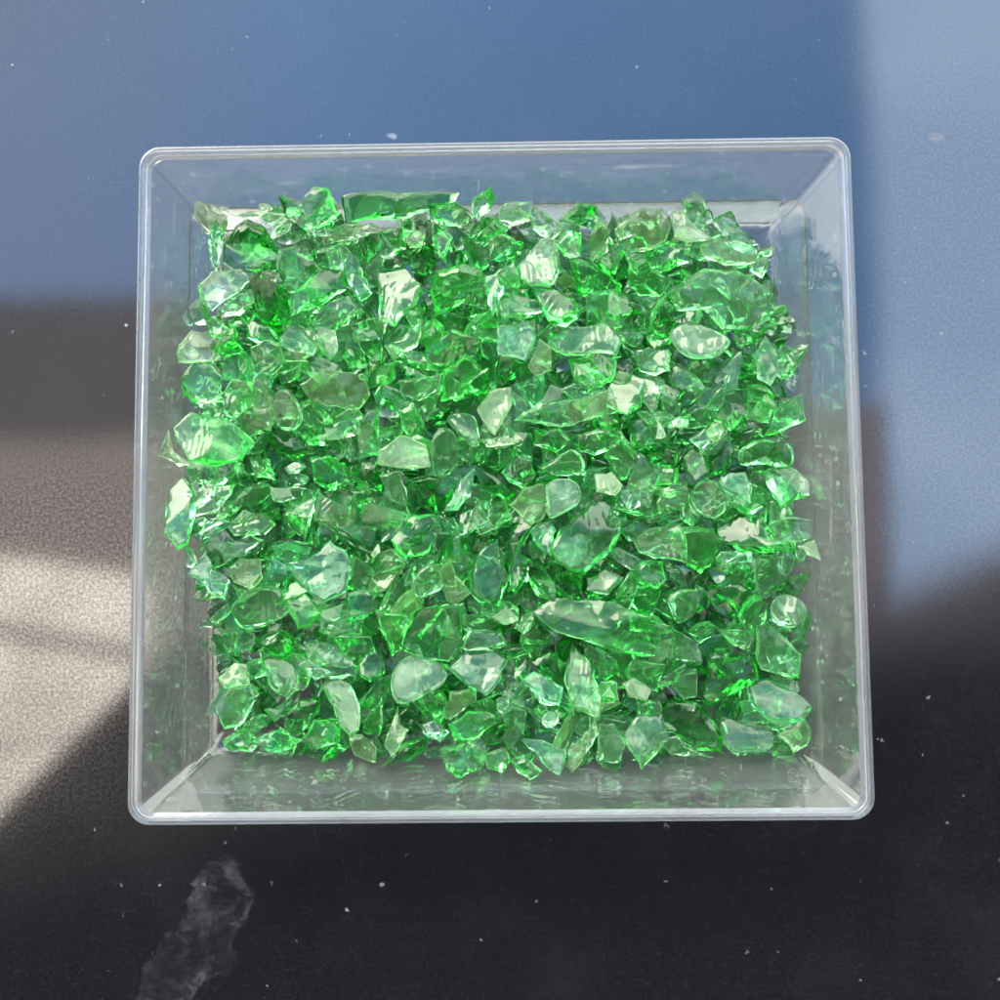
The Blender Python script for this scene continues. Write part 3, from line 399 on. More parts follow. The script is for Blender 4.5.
 (17,381,-179,39,6,-99,15,0), (6,366,-84,34,96,-10,3,-27), (1,316,-30,34,57,-1,35,-74), (7,332,72,37,2,6,-5,100), (24,385,135,30,5,20,-6,98), (7,378,192,43,31,-14,11,-94),
 (20,308,289,32,10,-85,-52,-5), (25,354,442,37,11,-95,30,6), (27,466,-366,18,59,-79,13,-7), (1,474,-318,18,3,-3,97,-22), (17,409,-249,35,14,37,-92,-7), (6,507,-97,31,47,42,74,23),
 (27,480,6,55,70,-24,-32,59), (25,483,48,46,96,9,-8,-25), (22,471,113,7,93,12,-4,-34), (16,503,249,47,13,77,61,13), (6,421,299,33,2,57,82,4), (8,451,435,42,5,-65,-41,-64),
 (16,-456,-451,28,15,-97,-7,19), (29,-509,-400,28,53,-3,-83,19), (1,-501,-183,36,100,6,8,0), (15,-480,-155,55,79,1,34,51), (29,-518,-68,51,60,-17,-24,-74), (7,-477,68,35,25,-82,-44,27),
 (28,-495,154,42,9,20,96,20), (11,-439,204,53,85,12,-18,-47), (4,-507,272,46,18,80,50,-30), (25,-430,366,44,0,-98,9,-16), (6,-410,-434,25,14,-43,70,-56), (5,-391,-311,26,8,-95,-30,-10),
 (18,-350,-242,43,34,-7,89,-28), (5,-346,-127,59,89,28,16,-32), (8,-347,-67,40,5,-80,-51,-30), (1,-333,50,30,66,-23,37,61), (6,-367,129,33,0,-5,11,-99), (4,-330,251,38,7,95,20,24),
 (28,-334,332,32,42,-62,-59,31), (24,-340,473,56,48,-5,20,-85), (7,-316,-481,50,6,1,94,-32), (2,-300,-332,35,30,-70,8,-64), (2,-274,-196,35,6,99,4,12), (1,-261,-151,43,30,80,32,40),
 (26,-256,-41,52,88,20,-11,-41), (11,-304,11,44,37,43,0,82), (8,-308,156,50,40,-20,-10,-89), (7,-246,259,51,7,6,-96,-27), (4,-309,328,40,8,-59,2,-80), (6,-274,432,40,18,-84,-46,22),
 (6,-153,-384,21,31,-92,-23,6), (11,-216,-366,57,5,94,35,-4), (11,-171,-222,23,12,36,65,66), (12,-229,-127,44,66,-19,0,72), (7,-195,-41,47,59,2,-12,-80), (17,-197,70,46,15,-96,-23,9),
 (19,-201,103,39,15,-11,56,81), (27,-211,213,42,38,54,-73,-16), (28,-136,282,55,55,35,-65,-40), (14,-141,453,15,84,-1,-4,54), (7,-66,-412,19,76,30,0,-57), (10,-126,-378,37,22,16,-6,96),
 (3,-95,-243,44,8,-91,30,-26), (21,-42,-195,54,4,99,6,-9), (6,-92,-74,49,64,63,-40,17), (15,-65,14,43,95,6,30,9), (6,-70,158,44,38,-12,-7,92), (29,-103,209,39,97,-22,-4,-10),
 (14,-106,288,44,22,-97,13,-2), (14,-109,464,34,83,26,-5,-50), (26,-5,-406,31,49,4,-11,-86), (24,1,-351,49,50,-12,5,85), (3,34,-221,44,21,38,85,31), (12,-11,-89,40,57,74,-28,22),
 (25,-49,-45,34,67,-14,-10,73), (7,18,59,36,7,70,70,-11), (27,-59,196,53,25,-55,48,-64), (6,19,226,34,27,0,-10,96), (24,-22,354,46,24,4,-46,86), (19,13,360,27,10,6,99,3),
 (23,74,-381,27,17,-37,-90,-17), (5,103,-336,40,34,-28,-10,89), (1,103,-186,43,0,-39,-92,1), (5,39,-122,46,60,-51,10,-60), (14,69,-54,49,23,95,4,22), (9,96,33,47,83,8,18,53),
 (23,49,148,43,73,-21,39,-52), (22,61,198,48,12,-95,-30,-1), (23,136,337,44,64,-7,-2,76), (27,72,424,16,98,-11,-16,-8), (28,235,-390,39,23,41,-57,-67), (4,175,-361,57,65,-49,-5,59),
 (10,145,-242,37,1,-12,-33,94), (3,142,-150,53,19,-29,-12,93), (19,168,-30,45,16,4,-4,-98), (10,201,51,39,15,-95,20,-19), (18,191,99,51,25,-51,-44,70), (29,184,190,27,2,78,-62,12),
 (29,160,347,27,97,17,-17,6), (0,186,426,29,7,71,70,2), (0,292,-465,41,15,88,44,-2), (24,238,-318,47,32,16,-7,93), (18,224,-257,55,21,-93,16,25), (6,308,-76,46,77,63,4,-7),
 (3,263,8,39,12,26,-94,-20), (16,270,43,41,96,-12,8,22), (12,310,104,38,33,46,-63,-53), (25,260,223,52,9,-12,7,99), (6,316,384,40,75,-3,54,-38), (28,314,413,30,16,-47,81,30),
 (7,330,-415,28,3,45,-89,7), (17,347,-289,51,11,-52,85,6), (26,377,-229,42,13,-18,-14,-96), (21,366,-128,44,1,27,96,-7), (29,386,-24,24,14,7,-22,96), (19,331,39,38,11,-91,-38,7),
 (1,320,96,61,15,31,-87,36), (13,326,169,52,10,-39,-77,50), (17,368,339,42,11,3,-17,98), (1,352,470,27,48,24,-29,79), (0,419,-439,26,70,-16,-32,62), (25,521,-304,49,77,-18,-51,33),
 (22,432,-272,39,5,90,43,-11), (21,426,-126,46,7,35,93,-12), (1,446,-58,33,34,20,38,-84), (29,443,18,38,70,-10,-24,-67), (22,496,105,34,6,19,-37,-91), (28,433,180,27,30,-21,56,74),
 (24,463,303,27,28,-87,-29,29), (21,421,425,38,10,15,94,29), (4,-446,-459,43,34,5,15,93), (28,-460,-332,31,8,-6,96,25), (26,-481,-196,46,3,-96,22,17), (11,-515,-20,68,91,8,-24,-32),
 (4,-454,-20,46,1,-99,15,-2), (17,-494,-12,46,85,-21,-7,48), (21,-438,140,43,54,14,-36,75), (12,-426,231,34,92,35,-12,-9), (28,-446,304,21,87,-22,-7,-44), (9,-490,387,32,44,-3,-14,89),
 (6,-371,-402,16,67,-15,2,72), (13,-339,-360,33,22,21,89,-35), (8,-389,-207,39,71,10,-49,-50), (1,-322,-171,29,50,84,-12,17), (27,-387,-57,50,80,39,-34,31), (25,-349,15,49,11,42,-89,17),
 (8,-323,117,55,84,36,-31,25), (7,-348,221,47,19,-26,94,-7), (14,-407,346,39,1,98,-8,17), (5,-360,351,31,87,-17,9,-46), (6,-266,-433,34,15,-61,-73,27), (9,-286,-288,46,13,95,25,-15),
 (27,-287,-228,52,3,100,5,8), (25,-252,-92,33,17,-14,-19,96), (16,-277,-68,49,97,16,1,-19), (2,-260,60,48,13,40,90,9), (28,-270,131,52,72,-16,16,66), (17,-242,215,49,14,-62,-77,3),
 (29,-264,329,16,13,-3,12,98), (28,-302,350,51,28,15,70,63), (11,-159,-460,36,71,-38,7,58), (14,-185,-280,55,14,62,-77,6), (3,-174,-238,32,2,-97,-19,-17), (27,-136,-132,35,28,90,-30,-10),
 (2,-160,-99,59,24,3,26,-94), (21,-197,18,58,12,-14,-13,-98), (1,-176,118,41,98,13,-1,-14), (16,-164,240,48,84,50,5,-21), (28,-146,342,46,76,-7,-11,-64), (14,-157,427,7,0,86,51,-4),
 (22,-95,-464,16,5,2,-47,-88), (21,-81,-320,58,12,78,-61,-5), (7,-123,-234,48,4,-47,88,-4), (11,-119,-99,54,56,28,5,78), (29,-127,0,63,58,-5,-81,-8), (2,-57,81,35,52,28,17,79),
 (6,-110,122,36,31,13,90,-27), (18,-113,249,61,81,7,-33,48), (20,-48,346,50,39,12,-52,76), (29,-69,464,17,57,-74,-33,-14), (27,38,-415,34,72,13,11,-67), (22,-24,-327,53,73,-22,-5,-64),
 (1,-12,-215,29,76,16,15,-62), (12,-39,-141,41,2,9,36,-93), (15,-38,-66,50,93,-16,17,28), (17,3,66,47,16,90,30,28), (20,4,104,39,74,15,-3,-65), (10,-7,229,41,26,-82,50,-1),
 (17,11,258,51,96,-8,6,27), (21,24,369,46,60,8,-22,-77), (10,123,-456,40,6,99,9,9), (3,68,-276,50,41,-41,24,-78), (15,104,-228,42,32,16,8,-93), (22,75,-102,41,19,43,-88,-11),
 (14,106,-28,51,66,0,-20,-72), (7,122,36,45,15,78,-58,-17), (18,136,99,52,56,53,62,14), (3,32,185,55,58,-25,-11,77), (28,94,280,48,16,25,-83,-48), (22,73,435,34,14,-75,64,-8),
 (11,216,-433,24,24,-28,11,-92), (29,162,-343,40,51,-43,-51,-54), (25,180,-267,50,8,96,27,-9), (2,241,-62,37,23,-16,-14,-95), (22,146,-25,53,12,-62,77,6), (24,185,54,52,11,25,96,4),
 (19,126,57,57,30,-18,-94,-8), (11,171,222,39,14,-23,-20,94), (21,174,332,48,1,84,-52,-16), (4,127,390,38,32,-54,78,5), (8,273,-377,35,58,21,5,78), (7,307,-350,45,4,-45,89,3),
 (16,313,-188,57,9,25,95,15), (9,251,-109,48,5,-97,24,1), (13,294,-15,32,13,-31,84,-42), (4,254,77,50,31,62,-71,-10), (13,290,152,49,25,-86,38,-22), (29,285,270,42,97,16,18,0),
 (11,325,321,48,62,-18,39,-66), (5,291,401,42,86,42,-5,29), (23,352,-468,39,16,16,-3,-97), (13,379,-305,41,50,23,-45,-70), (9,385,-209,47,5,-6,-100,7), (22,353,-98,54,18,8,98,-11),
 (7,370,-37,40,5,99,7,-7), (2,362,28,44,9,-30,-95,6), (27,409,172,39,15,-66,-71,-18), (0,326,235,42,64,-24,-28,-67), (8,423,336,46,30,88,32,-17), (0,357,402,17,18,98,1,-4),
 (9,460,-448,27,53,-34,10,-77), (5,500,-284,43,63,-29,71,-14), (27,403,-273,52,13,-13,-98,-4), (29,469,-88,28,21,7,-4,97), (11,433,-19,43,1,94,-29,20), (5,451,23,50,76,-30,-8,-57),
 (16,484,111,37,38,89,2,27), (1,439,208,33,28,90,-24,-25), (10,496,334,29,30,71,-48,-42), (7,468,373,31,21,-13,84,-48), (18,-505,-459,49,75,-28,54,-26), (2,-467,-294,26,47,-22,-70,48),
 (17,-423,-193,40,8,17,-96,-18), (6,-520,-143,51,77,-38,34,-38), (29,-453,-64,43,92,-19,-12,-33), (28,-418,18,54,31,70,64,-2), (1,-435,92,40,2,-56,-82,4), (18,-461,242,59,61,48,63,-8),
 (18,-484,302,40,18,20,54,80), (25,-500,394,47,6,24,-96,-9), (25,-331,-406,27,43,1,-1,90), (3,-339,-323,51,28,28,89,22), (14,-300,-194,44,79,-30,24,49), (12,-359,-171,32,77,22,-15,58),
 (27,-286,-9,54,15,38,-85,-34), (15,-351,79,40,62,-16,0,-76), (21,-366,152,52,82,-12,-25,-51), (12,-362,190,30,3,-85,36,-38), (3,-336,288,40,88,0,24,-40), (13,-350,385,29,6,94,-35,0),
 (19,-306,-401,37,6,-56,82,-8), (0,-272,-317,55,6,-16,98,0), (9,-250,-184,53,25,-96,3,-7), (20,-294,-89,41,12,65,-75,-7), (20,-251,3,64,1,56,-83,-5), (3,-260,32,40,48,67,-55,-14),
 (25,-260,173,57,6,-63,-74,23), (3,-223,241,56,81,-8,10,-57), (8,-262,311,44,63,-37,-3,68), (27,-230,408,27,32,-62,-71,-15), (22,-196,-460,41,5,-87,-28,41), (9,-198,-316,53,19,3,-43,88),
 (28,-206,-210,43,100,-4,-4,9), (9,-193,-163,48,88,-33,-12,32), (25,-173,-21,59,59,6,-8,80), (0,-143,58,50,4,100,-1,5), (10,-162,97,55,24,-19,-5,-95), (15,-174,213,41,91,5,40,-10),
 (0,-180,368,50,10,54,81,22), (29,-188,457,23,16,78,-52,-30), (10,-103,-446,38,2,6,-49,87), (17,-108,-313,53,45,-19,65,-59), (14,-86,-217,58,53,7,-12,-84), (12,-135,-198,54,85,15,-26,-43),
 (5,-118,-53,42,6,-37,-6,93), (18,-54,56,49,40,-59,-47,53), (7,-80,160,58,45,-26,84,-18), (14,-55,258,38,40,-81,-43,6), (13,-113,332,43,56,13,30,76), (23,-138,436,27,81,3,18,-56),
 (29,13,-410,46,18,-79,-58,11), (23,4,-305,56,46,84,28,-5), (13,7,-254,47,62,-40,55,39), (26,-9,-136,57,62,-13,-4,78), (22,-26,-26,52,96,23,-14,-1), (8,-24,71,40,66,28,-56,-42),
 (18,-32,168,62,22,-43,80,-36), (13,-4,206,46,51,40,-26,-71), (5,1,298,49,92,0,-10,37), (0,-3,398,32,14,-71,62,-31), (11,84,-419,44,20,12,46,86), (26,78,-307,58,34,-62,-71,2),
 (23,111,-273,54,26,-74,-22,58), (12,91,-125,45,0,-21,93,-31), (7,64,-22,48,6,13,-14,-98), (15,126,19,58,18,19,-96,11), (11,89,164,43,64,-12,21,-72), (25,45,245,45,36,5,-10,-93),
 (6,100,252,47,26,11,10,-95), (28,37,427,30,67,-3,2,74), (7,198,-420,46,14,-1,10,99), (11,198,-302,37,72,-34,14,-59), (2,163,-217,41,10,-8,14,98), (11,172,-138,44,3,94,-27,21),
 (14,174,-71,54,2,-94,26,-19), (22,178,1,57,94,27,22,1), (13,137,168,49,4,18,18,97), (0,150,214,45,7,2,-18,98), (24,190,290,47,24,-66,-71,3), (1,189,377,29,32,13,15,-93),
 (8,323,-391,38,3,42,-90,15), (7,287,-285,63,80,6,13,-58), (18,249,-206,55,15,16,-12,97), (25,306,-113,54,12,83,54,-1), (26,259,-24,47,81,16,5,57), (20,284,84,54,96,9,16,24),
 (21,456,174,56,16,93,-33,-4), (2,209,208,43,91,37,-14,-11), (27,331,270,50,79,-57,-21,10), (10,257,386,24,37,-15,-2,-92), (26,354,-441,47,72,-4,28,63), (24,386,-340,54,76,16,20,-59),
 (15,417,-233,50,49,14,24,-83), (19,357,-166,54,60,-1,-7,80), (4,354,-64,59,93,-12,-11,-34), (26,391,32,57,18,82,53,-13), (9,397,175,53,87,-9,-14,46), (18,419,288,62,5,77,38,51),
 (10,378,315,35,18,7,-34,92), (12,345,422,22,13,45,-88,12), (25,498,-389,30,77,-42,-48,5), (22,480,-313,34,10,-79,59,-10), (8,442,-188,45,58,23,46,-64), (17,491,-129,24,72,9,34,59),
 (29,480,-58,49,8,-63,69,-35), (10,419,94,46,52,-4,27,-81), (3,460,141,35,25,13,84,47), (11,454,226,35,46,-57,55,-40), (6,486,289,38,36,2,71,-61), (29,486,405,25,95,-8,9,27),
 (22,-424,-385,40,97,16,19,-8), (5,-499,-296,29,70,-59,37,14), (14,-446,-253,39,54,7,6,-84), (19,-420,-125,52,17,4,13,98), (15,-415,-23,47,49,-85,-18,6), (5,-465,71,51,16,93,0,-32),
 (14,-474,136,53,23,-63,-59,-45), (28,-397,234,53,21,2,-49,84), (14,-450,335,31,2,-98,17,0), (0,-499,444,33,82,35,-34,28), (22,-392,-436,44,95,9,17,24), (9,-289,-294,65,96,-19,-3,-22),
 (8,-378,-255,61,28,45,6,-84), (0,-294,-163,53,2,40,-78,48), (19,-318,-80,46,52,54,43,51), (20,-316,69,39,8,60,80,-3), (9,-398,137,54,2,-56,-82,-13), (14,-358,196,51,14,-97,-6,-19),
 (18,-331,310,66,22,85,-29,38), (18,-366,425,43,24,-67,-43,-56), (25,-238,-462,38,24,-3,-95,19), (19,-476,-281,45,3,5,-99,-13), (18,-312,-248,65,66,-14,72,16), (29,-279,-116,27,17,-90,-33,-23),
 (5,-282,-105,57,2,-6,-97,-24), (12,-301,66,29,60,34,-25,-67), (12,-282,169,54,40,-42,-81,2), (2,-274,227,54,31,-43,-85,-4), (28,-303,285,44,74,38,54,16), (12,-264,406,27,20,10,-90,-38),
 (13,-199,-378,41,35,-52,-64,45), (0,-178,-381,57,27,87,-35,-22), (5,-179,-208,59,17,56,-77,-27), (14,-168,-136,53,90,-10,-21,-37), (14,-178,-54,58,19,10,20,-96), (25,-181,49,58,72,-9,3,-69),
 (26,-176,141,60,95,-13,20,-19), (10,-119,224,48,59,64,-48,13), (19,-214,368,43,19,-74,-64,-9), (23,-156,397,42,18,-22,-4,96), (1,-88,-416,25,76,5,-15,63), (18,-148,-268,69,55,46,64,27),
 (17,-107,-257,62,94,28,-6,-15), (11,-126,-140,54,43,-12,21,-87), (2,-131,-26,47,45,-24,11,-85), (27,-90,39,54,40,-37,43,-72), (3,-121,134,57,91,13,13,36), (17,-47,247,47,89,12,5,43),
 (9,-85,277,44,35,15,-14,92), (17,-100,434,38,5,-38,92,-7), (16,-31,-392,37,21,32,-2,-92), (1,43,-320,52,49,37,-76,-20), (13,-17,-240,33,3,-2,-21,-98), (15,-52,-155,66,12,45,-88,5),
 (4,2,-63,62,7,-85,51,-10), (26,-2,44,65,0,8,18,-98), (1,-24,132,51,44,-72,-50,-20), (11,-10,180,53,68,-27,-31,61), (3,16,291,65,94,13,3,32), (8,-6,435,43,38,-22,-80,-40),
 (4,90,-392,45,76,-40,0,-51), (19,72,-336,58,92,38,8,-1), (28,75,-180,50,62,-10,5,78), (18,105,-93,55,84,25,47,14), (25,35,-35,66,71,45,-38,38), (22,145,37,67,5,79,55,-27),
 (18,61,152,67,20,54,-45,-68), (22,98,208,58,9,34,-91,-22), (9,113,295,70,37,-6,16,-91), (27,89,463,42,36,-15,-8,92), (14,178,-374,43,18,56,79,-15), (23,173,-321,46,2,-42,-27,86),
 (5,193,-213,53,9,13,-99,-4), (0,162,-116,51,66,-52,-43,-34), (9,164,-76,64,15,-4,7,98), (28,164,72,67,5,0,36,93), (27,218,148,42,28,-63,-72,5), (25,156,237,54,25,35,88,-18),
 (14,207,281,53,3,-99,1,14), (1,171,445,48,10,90,42,0), (2,275,-424,39,5,4,-98,20), (6,286,-389,53,79,23,-23,53), (4,283,-221,55,31,-30,-10,90), (28,249,-112,63,19,85,46,14),
 (0,237,-45,62,14,0,99,4), (9,299,42,52,1,-3,99,-13), (3,270,105,62,48,86,9,-13), (11,236,252,62,95,-18,-8,23), (13,247,300,49,33,-47,64,-51), (17,215,423,38,74,26,-20,-58),
 (29,375,-375,25,77,20,-17,-58), (3,378,-402,42,37,21,81,41), (10,467,-136,42,0,-56,-70,45), (26,397,-162,61,76,-1,-1,-65), (28,363,-12,54,80,-38,-28,37), (22,375,71,45,53,-11,-21,-82),
 (15,356,107,42,94,21,24,15), (10,350,229,50,4,54,31,78), (12,379,279,38,54,-6,33,-77), (29,371,463,31,32,14,14,-93), (5,472,-411,29,49,-55,-14,66), (19,433,-334,29,45,26,73,44),
 (3,490,-238,43,75,36,-14,-54), (1,518,-125,57,63,6,-3,78), (29,405,-24,46,56,0,12,82), (29,423,48,34,7,-2,44,90), (14,433,133,30,31,-10,-36,88), (29,465,234,30,9,65,5,75),
 (23,519,463,51,75,-44,-48,12), (15,449,400,22,16,-86,-49,-8), (16,-464,-412,38,71,45,8,54), (4,-501,-367,37,7,51,-72,-46), (15,-424,-213,48,17,48,-86,-5), (18,-378,-153,54,74,-60,-32,6),
 (20,-426,-54,51,91,-36,0,19), (18,-509,15,51,21,30,92,-10), (5,-488,116,50,9,12,97,-20), (17,-426,227,56,45,-19,-30,82), (8,-437,301,46,99,14,4,0), (7,-460,389,55,40,3,-4,-92),
 (25,-336,-389,43,75,-5,-15,64), (27,-388,-325,41,54,-5,40,-74), (10,-352,-205,45,21,-32,83,-40), (23,-349,-180,53,4,9,-98,14), (5,-331,-50,63,18,67,69,-20), (1,-336,89,45,98,-18,8,-7),
 (26,-418,112,58,16,-7,-5,98), (5,-387,189,54,11,-86,42,-27), (13,-289,318,62,51,73,40,21), (24,-393,326,57,99,-11,7,1), (16,-228,-467,50,34,34,-87,7), (19,-233,-339,50,67,3,2,-74),
 (2,-241,-218,41,14,23,6,96), (14,-263,-133,46,72,-52,-11,44), (29,-287,5,47,46,23,8,-85), (19,-276,54,53,9,95,3,30), (1,-202,131,57,39,64,-56,-36), (1,-244,214,65,41,70,-59,-6),
 (2,-210,310,31,37,36,-38,76), (19,-260,398,32,5,-12,93,34), (15,-162,-414,27,22,-95,-21,9), (28,-152,-345,54,5,80,58,-15), (8,-158,-218,65,77,15,43,-44), (22,-194,-139,54,32,-4,94,-12),
 (16,-202,-70,62,10,11,97,21), (10,-77,86,68,10,21,2,97), (26,-148,144,61,89,-8,32,-32), (29,-160,212,48,30,3,-94,18), (12,-167,288,48,39,69,59,-13), (11,-176,425,28,32,-25,20,-89),
 (25,-74,-424,33,88,33,26,-24), (26,-113,-356,56,16,40,-70,58), (15,-110,-189,56,63,-19,22,72), (14,-86,-120,55,63,-33,-18,68), (25,-94,-12,66,5,-44,90,-7), (5,-68,33,68,4,-62,-20,76),
 (1,-38,104,47,53,-30,-30,73), (28,-106,178,61,24,-23,-26,-91), (5,-88,302,65,19,87,-41,-21), (21,-127,426,52,5,65,-75,-4), (8,-23,-433,47,1,-64,-73,-24), (19,37,-288,58,84,16,-43,-29),
 (22,-28,-245,48,43,-89,4,13), (25,-33,-55,68,71,17,-8,-67), (18,-38,12,69,24,72,63,-18), (29,42,24,63,1,-28,-2,96), (24,-5,123,63,49,17,-12,85), (18,-38,215,63,33,62,44,56),
 (3,-23,264,61,12,32,-85,-40), (14,-68,426,41,63,-2,12,-77), (20,86,-381,62,12,-1,97,-22), (25,90,-354,67,13,51,-84,15), (9,85,-233,54,20,39,87,21), (19,123,-121,44,26,-33,-1,90),
 (6,49,-16,63,10,-16,33,-92), (13,46,71,46,60,-69,-23,34), (23,105,134,50,52,-14,31,-79), (19,40,222,56,98,3,-4,-20), (1,116,315,55,11,-79,-53,-28), (21,89,375,43,2,98,18,11),
 (1,142,-410,46,74,2,-3,-67), (28,128,-305,56,16,66,-71,-16), (25,158,-184,52,27,16,95,-5), (2,214,-138,64,94,17,1,-29), (2,171,-34,58,7,60,-70,37), (0,126,-46,67,95,28,0,13),
 (2,179,137,51,13,47,-87,10), (24,137,260,71,10,-76,64,3), (23,216,297,62,54,-34,36,-68), (1,183,396,32,44,-5,-48,-76), (13,256,-444,35,98,16,12,5), (25,241,-332,64,19,-34,92,10),
 (1,293,-246,52,40,29,-6,-87), (16,250,-16,72,8,53,-84,7), (23,307,-38,54,42,-11,41,-80), (21,282,43,66,22,92,32,7), (8,213,32,68,22,-88,-42,-7), (19,283,242,58,23,96,12,-4),
 (23,238,326,64,43,46,-77,-12), (13,243,403,35,24,-68,62,-33), (2,396,-435,30,78,-2,-11,-61), (21,464,-282,50,8,98,9,-14), (22,386,-211,58,73,-2,8,68), (23,344,-133,64,78,-22,-1,58),
 (8,406,-11,65,7,-2,100,5), (4,331,67,57,88,-29,2,-38), (19,363,136,48,9,32,94,5), (3,442,240,55,20,61,72,28), (21,358,311,54,1,2,-96,-28), (19,369,406,33,7,97,-18,-15),
 (23,428,-402,41,42,90,-12,-3), (11,448,-319,28,14,72,55,41), (27,462,-210,41,26,-86,-28,-33), (27,491,-97,42,79,-46,-41,-6), (10,439,-56,47,0,-84,55,1), (6,449,74,51,8,-99,11,5),
 (10,460,116,36,3,23,-73,-64), (20,484,188,46,37,-57,62,-40), (19,492,323,18,69,32,32,56), (18,412,389,41,11,-82,50,24), (12,-430,-420,32,49,18,30,80), (7,-465,-360,40,77,37,10,50),
 (29,-415,-262,45,21,64,-54,-49), (27,-440,-119,68,60,9,43,66), (13,-490,-47,44,52,-84,-12,-10), (29,-357,42,52,6,5,94,33), (18,-443,84,66,36,45,79,-20), (21,-456,170,65,17,-37,89,-20),
 (22,-456,359,47,13,83,54,3), (3,-391,385,46,61,1,-48,-63), (26,-340,-414,50,13,-99,9,1), (14,-371,-336,45,22,-81,-53,10), (25,-275,-239,71,23,54,-80,-13), (5,-239,-209,67,70,-14,1,70),
 (24,-366,-37,57,52,-34,72,-31), (7,-344,67,60,94,-19,1,-28), (3,-306,81,59,10,11,19,97), (6,-359,110,63,35,-1,-28,90), (27,-408,281,60,74,61,14,-23), (23,-331,387,42,33,-17,-92,-8),
 (27,-210,-403,59,86,-7,-2,51), (5,-250,-353,66,97,-19,2,-15), (9,-210,-231,56,0,-26,-96,7), (9,-294,-133,54,16,-96,-23,-10), (29,-272,-79,59,93,5,21,-28), (16,-228,72,68,33,27,15,-89),
 (11,-291,137,72,8,-21,-97,-7), (3,-342,191,64,19,-4,92,33), (10,-264,347,40,16,-22,84,47), (21,-264,382,47,11,-3,60,79), (24,-167,-417,46,7,-1,-99,9), (5,-236,-277,63,99,6,9,-11),
 (22,-209,-236,68,13,62,77,-8), (4,-217,-127,60,26,18,4,-95), (27,-238,-90,59,28,9,-32,90), (9,-217,105,62,42,-22,-26,84), (25,32,105,68,4,81,-58,-11), (17,-145,215,60,19,7,34,92),
 (27,-220,330,41,86,19,-6,46), (1,-148,449,46,47,50,-68,-25), (18,-107,-380,56,25,35,21,88), (11,-71,-435,49,83,30,-25,40), (16,-121,-169,67,96,0,21,18), (7,-121,-103,70,29,-90,-20,27),
 (28,-69,-56,58,50,-21,-15,82), (13,-67,105,57,42,-56,64,-30), (3,-101,127,64,27,79,-48,-24), (26,-78,253,65,38,-60,-69,14), (27,-23,318,53,16,12,-34,-92), (15,-91,367,51,3,1,17,-98),
 (9,28,-412,53,58,-15,13,-79), (19,16,-282,50,11,68,29,-67), (23,10,-226,57,8,40,91,-9), (7,42,-84,64,49,11,-29,-81), (12,-21,-31,65,50,-18,-25,81), (4,49,55,61,42,-42,24,-76),
 (9,66,61,61,48,56,46,49), (24,8,215,68,14,-41,-88,18), (23,19,338,66,40,2,48,-78), (0,22,405,55,26,21,27,90), (1,87,-474,39,75,47,-31,35), (10,177,-284,64,66,6,-7,-74),
 (28,44,-183,56,31,-72,-25,57), (22,39,-163,54,46,-15,66,-57), (22,104,-19,69,15,-21,96,2), (7,93,44,66,72,-9,1,-69), (18,97,100,76,41,58,-42,57), (10,149,149,58,1,7,99,-14),
 (9,47,256,62,10,41,-90,4), (17,60,396,48,73,-18,-5,66), (22,110,-430,52,37,-75,-43,34), (6,148,-304,62,63,-43,14,-63), (21,120,-228,67,96,-10,23,17), (14,167,-150,52,71,49,0,-51),
 (16,203,-26,64,46,14,-76,-43), (12,172,53,63,18,72,66,16), (24,213,144,63,82,-18,-7,54), (9,201,181,59,28,96,6,2), (12,119,425,40,5,87,-49,5), (2,235,446,37,72,0,-13,-68),
 (7,198,-452,54,3,90,-39,-18), (2,260,-318,55,86,17,17,46), (0,258,-247,55,72,24,-10,-64), (11,278,-119,72,85,34,0,41), (20,284,-23,50,6,-88,45,12), (20,191,-7,68,4,48,-12,87),
 (15,264,153,60,74,-19,14,62), (10,297,280,52,18,48,-86,-5), (2,270,278,56,85,-26,-34,31), (4,195,378,52,8,-33,-90,25), (24,355,-397,51,37,-49,-48,62), (28,280,-339,52,6,10,-23,-97),
 (8,429,-237,64,28,30,-16,90), (14,412,-113,59,16,26,92,-25), (3,421,-48,66,38,86,27,-21), (4,376,65,65,66,5,7,-75), (28,369,94,57,16,14,95,21), (3,383,237,51,70,7,3,71),
 (14,378,259,41,38,0,18,-91), (17,376,406,43,74,13,24,62), (6,489,-346,49,60,-9,-4,-79), (14,454,-321,45,3,60,-80,-5), (23,459,-238,50,4,94,-14,32), (5,502,-141,43,77,-25,25,-53),
 (25,449,-98,51,74,51,-42,14), (18,440,127,68,40,31,-85,-11), (9,423,134,44,28,-96,1,-5), (15,475,221,48,43,-20,66,-59), (14,513,340,31,24,-57,-5,78), (4,493,409,46,78,-36,6,51),
]
# ---------------------------------------------------------------- helpers
RNG = np.random.RandomState(11)
bpy.context.preferences.edit.use_global_undo = False
scene = bpy.context.scene
COL = scene.collection
MM = .001
FLOOR_Z = 1.5                                          # mm, top of the tray's floor
CAM_P = np.array([3.25294, -22.44658, 213.00593])      # mm
CAM_R = (0.0910657012478556, 0.014640480317590106, -0.0098174658766051)
FPX = 500 / math.tan(math.radians(22.5))
RM = np.array(Euler(CAM_R, 'XYZ').to_matrix())

def ray(px, py):
    return RM @ np.array([(px - 500) / FPX, -(py - 500) / FPX, -1.0])

def hit(px, py, c, n):
    d = ray(px, py)
    return CAM_P + d * (np.dot(c - CAM_P, n) / np.dot(d, n))

def project(P):
    q = (np.atleast_2d(P) - CAM_P) @ RM
    return np.stack([500 + FPX * q[:, 0] / -q[:, 2], 500 - FPX * q[:, 1] / -q[:, 2]], 1)

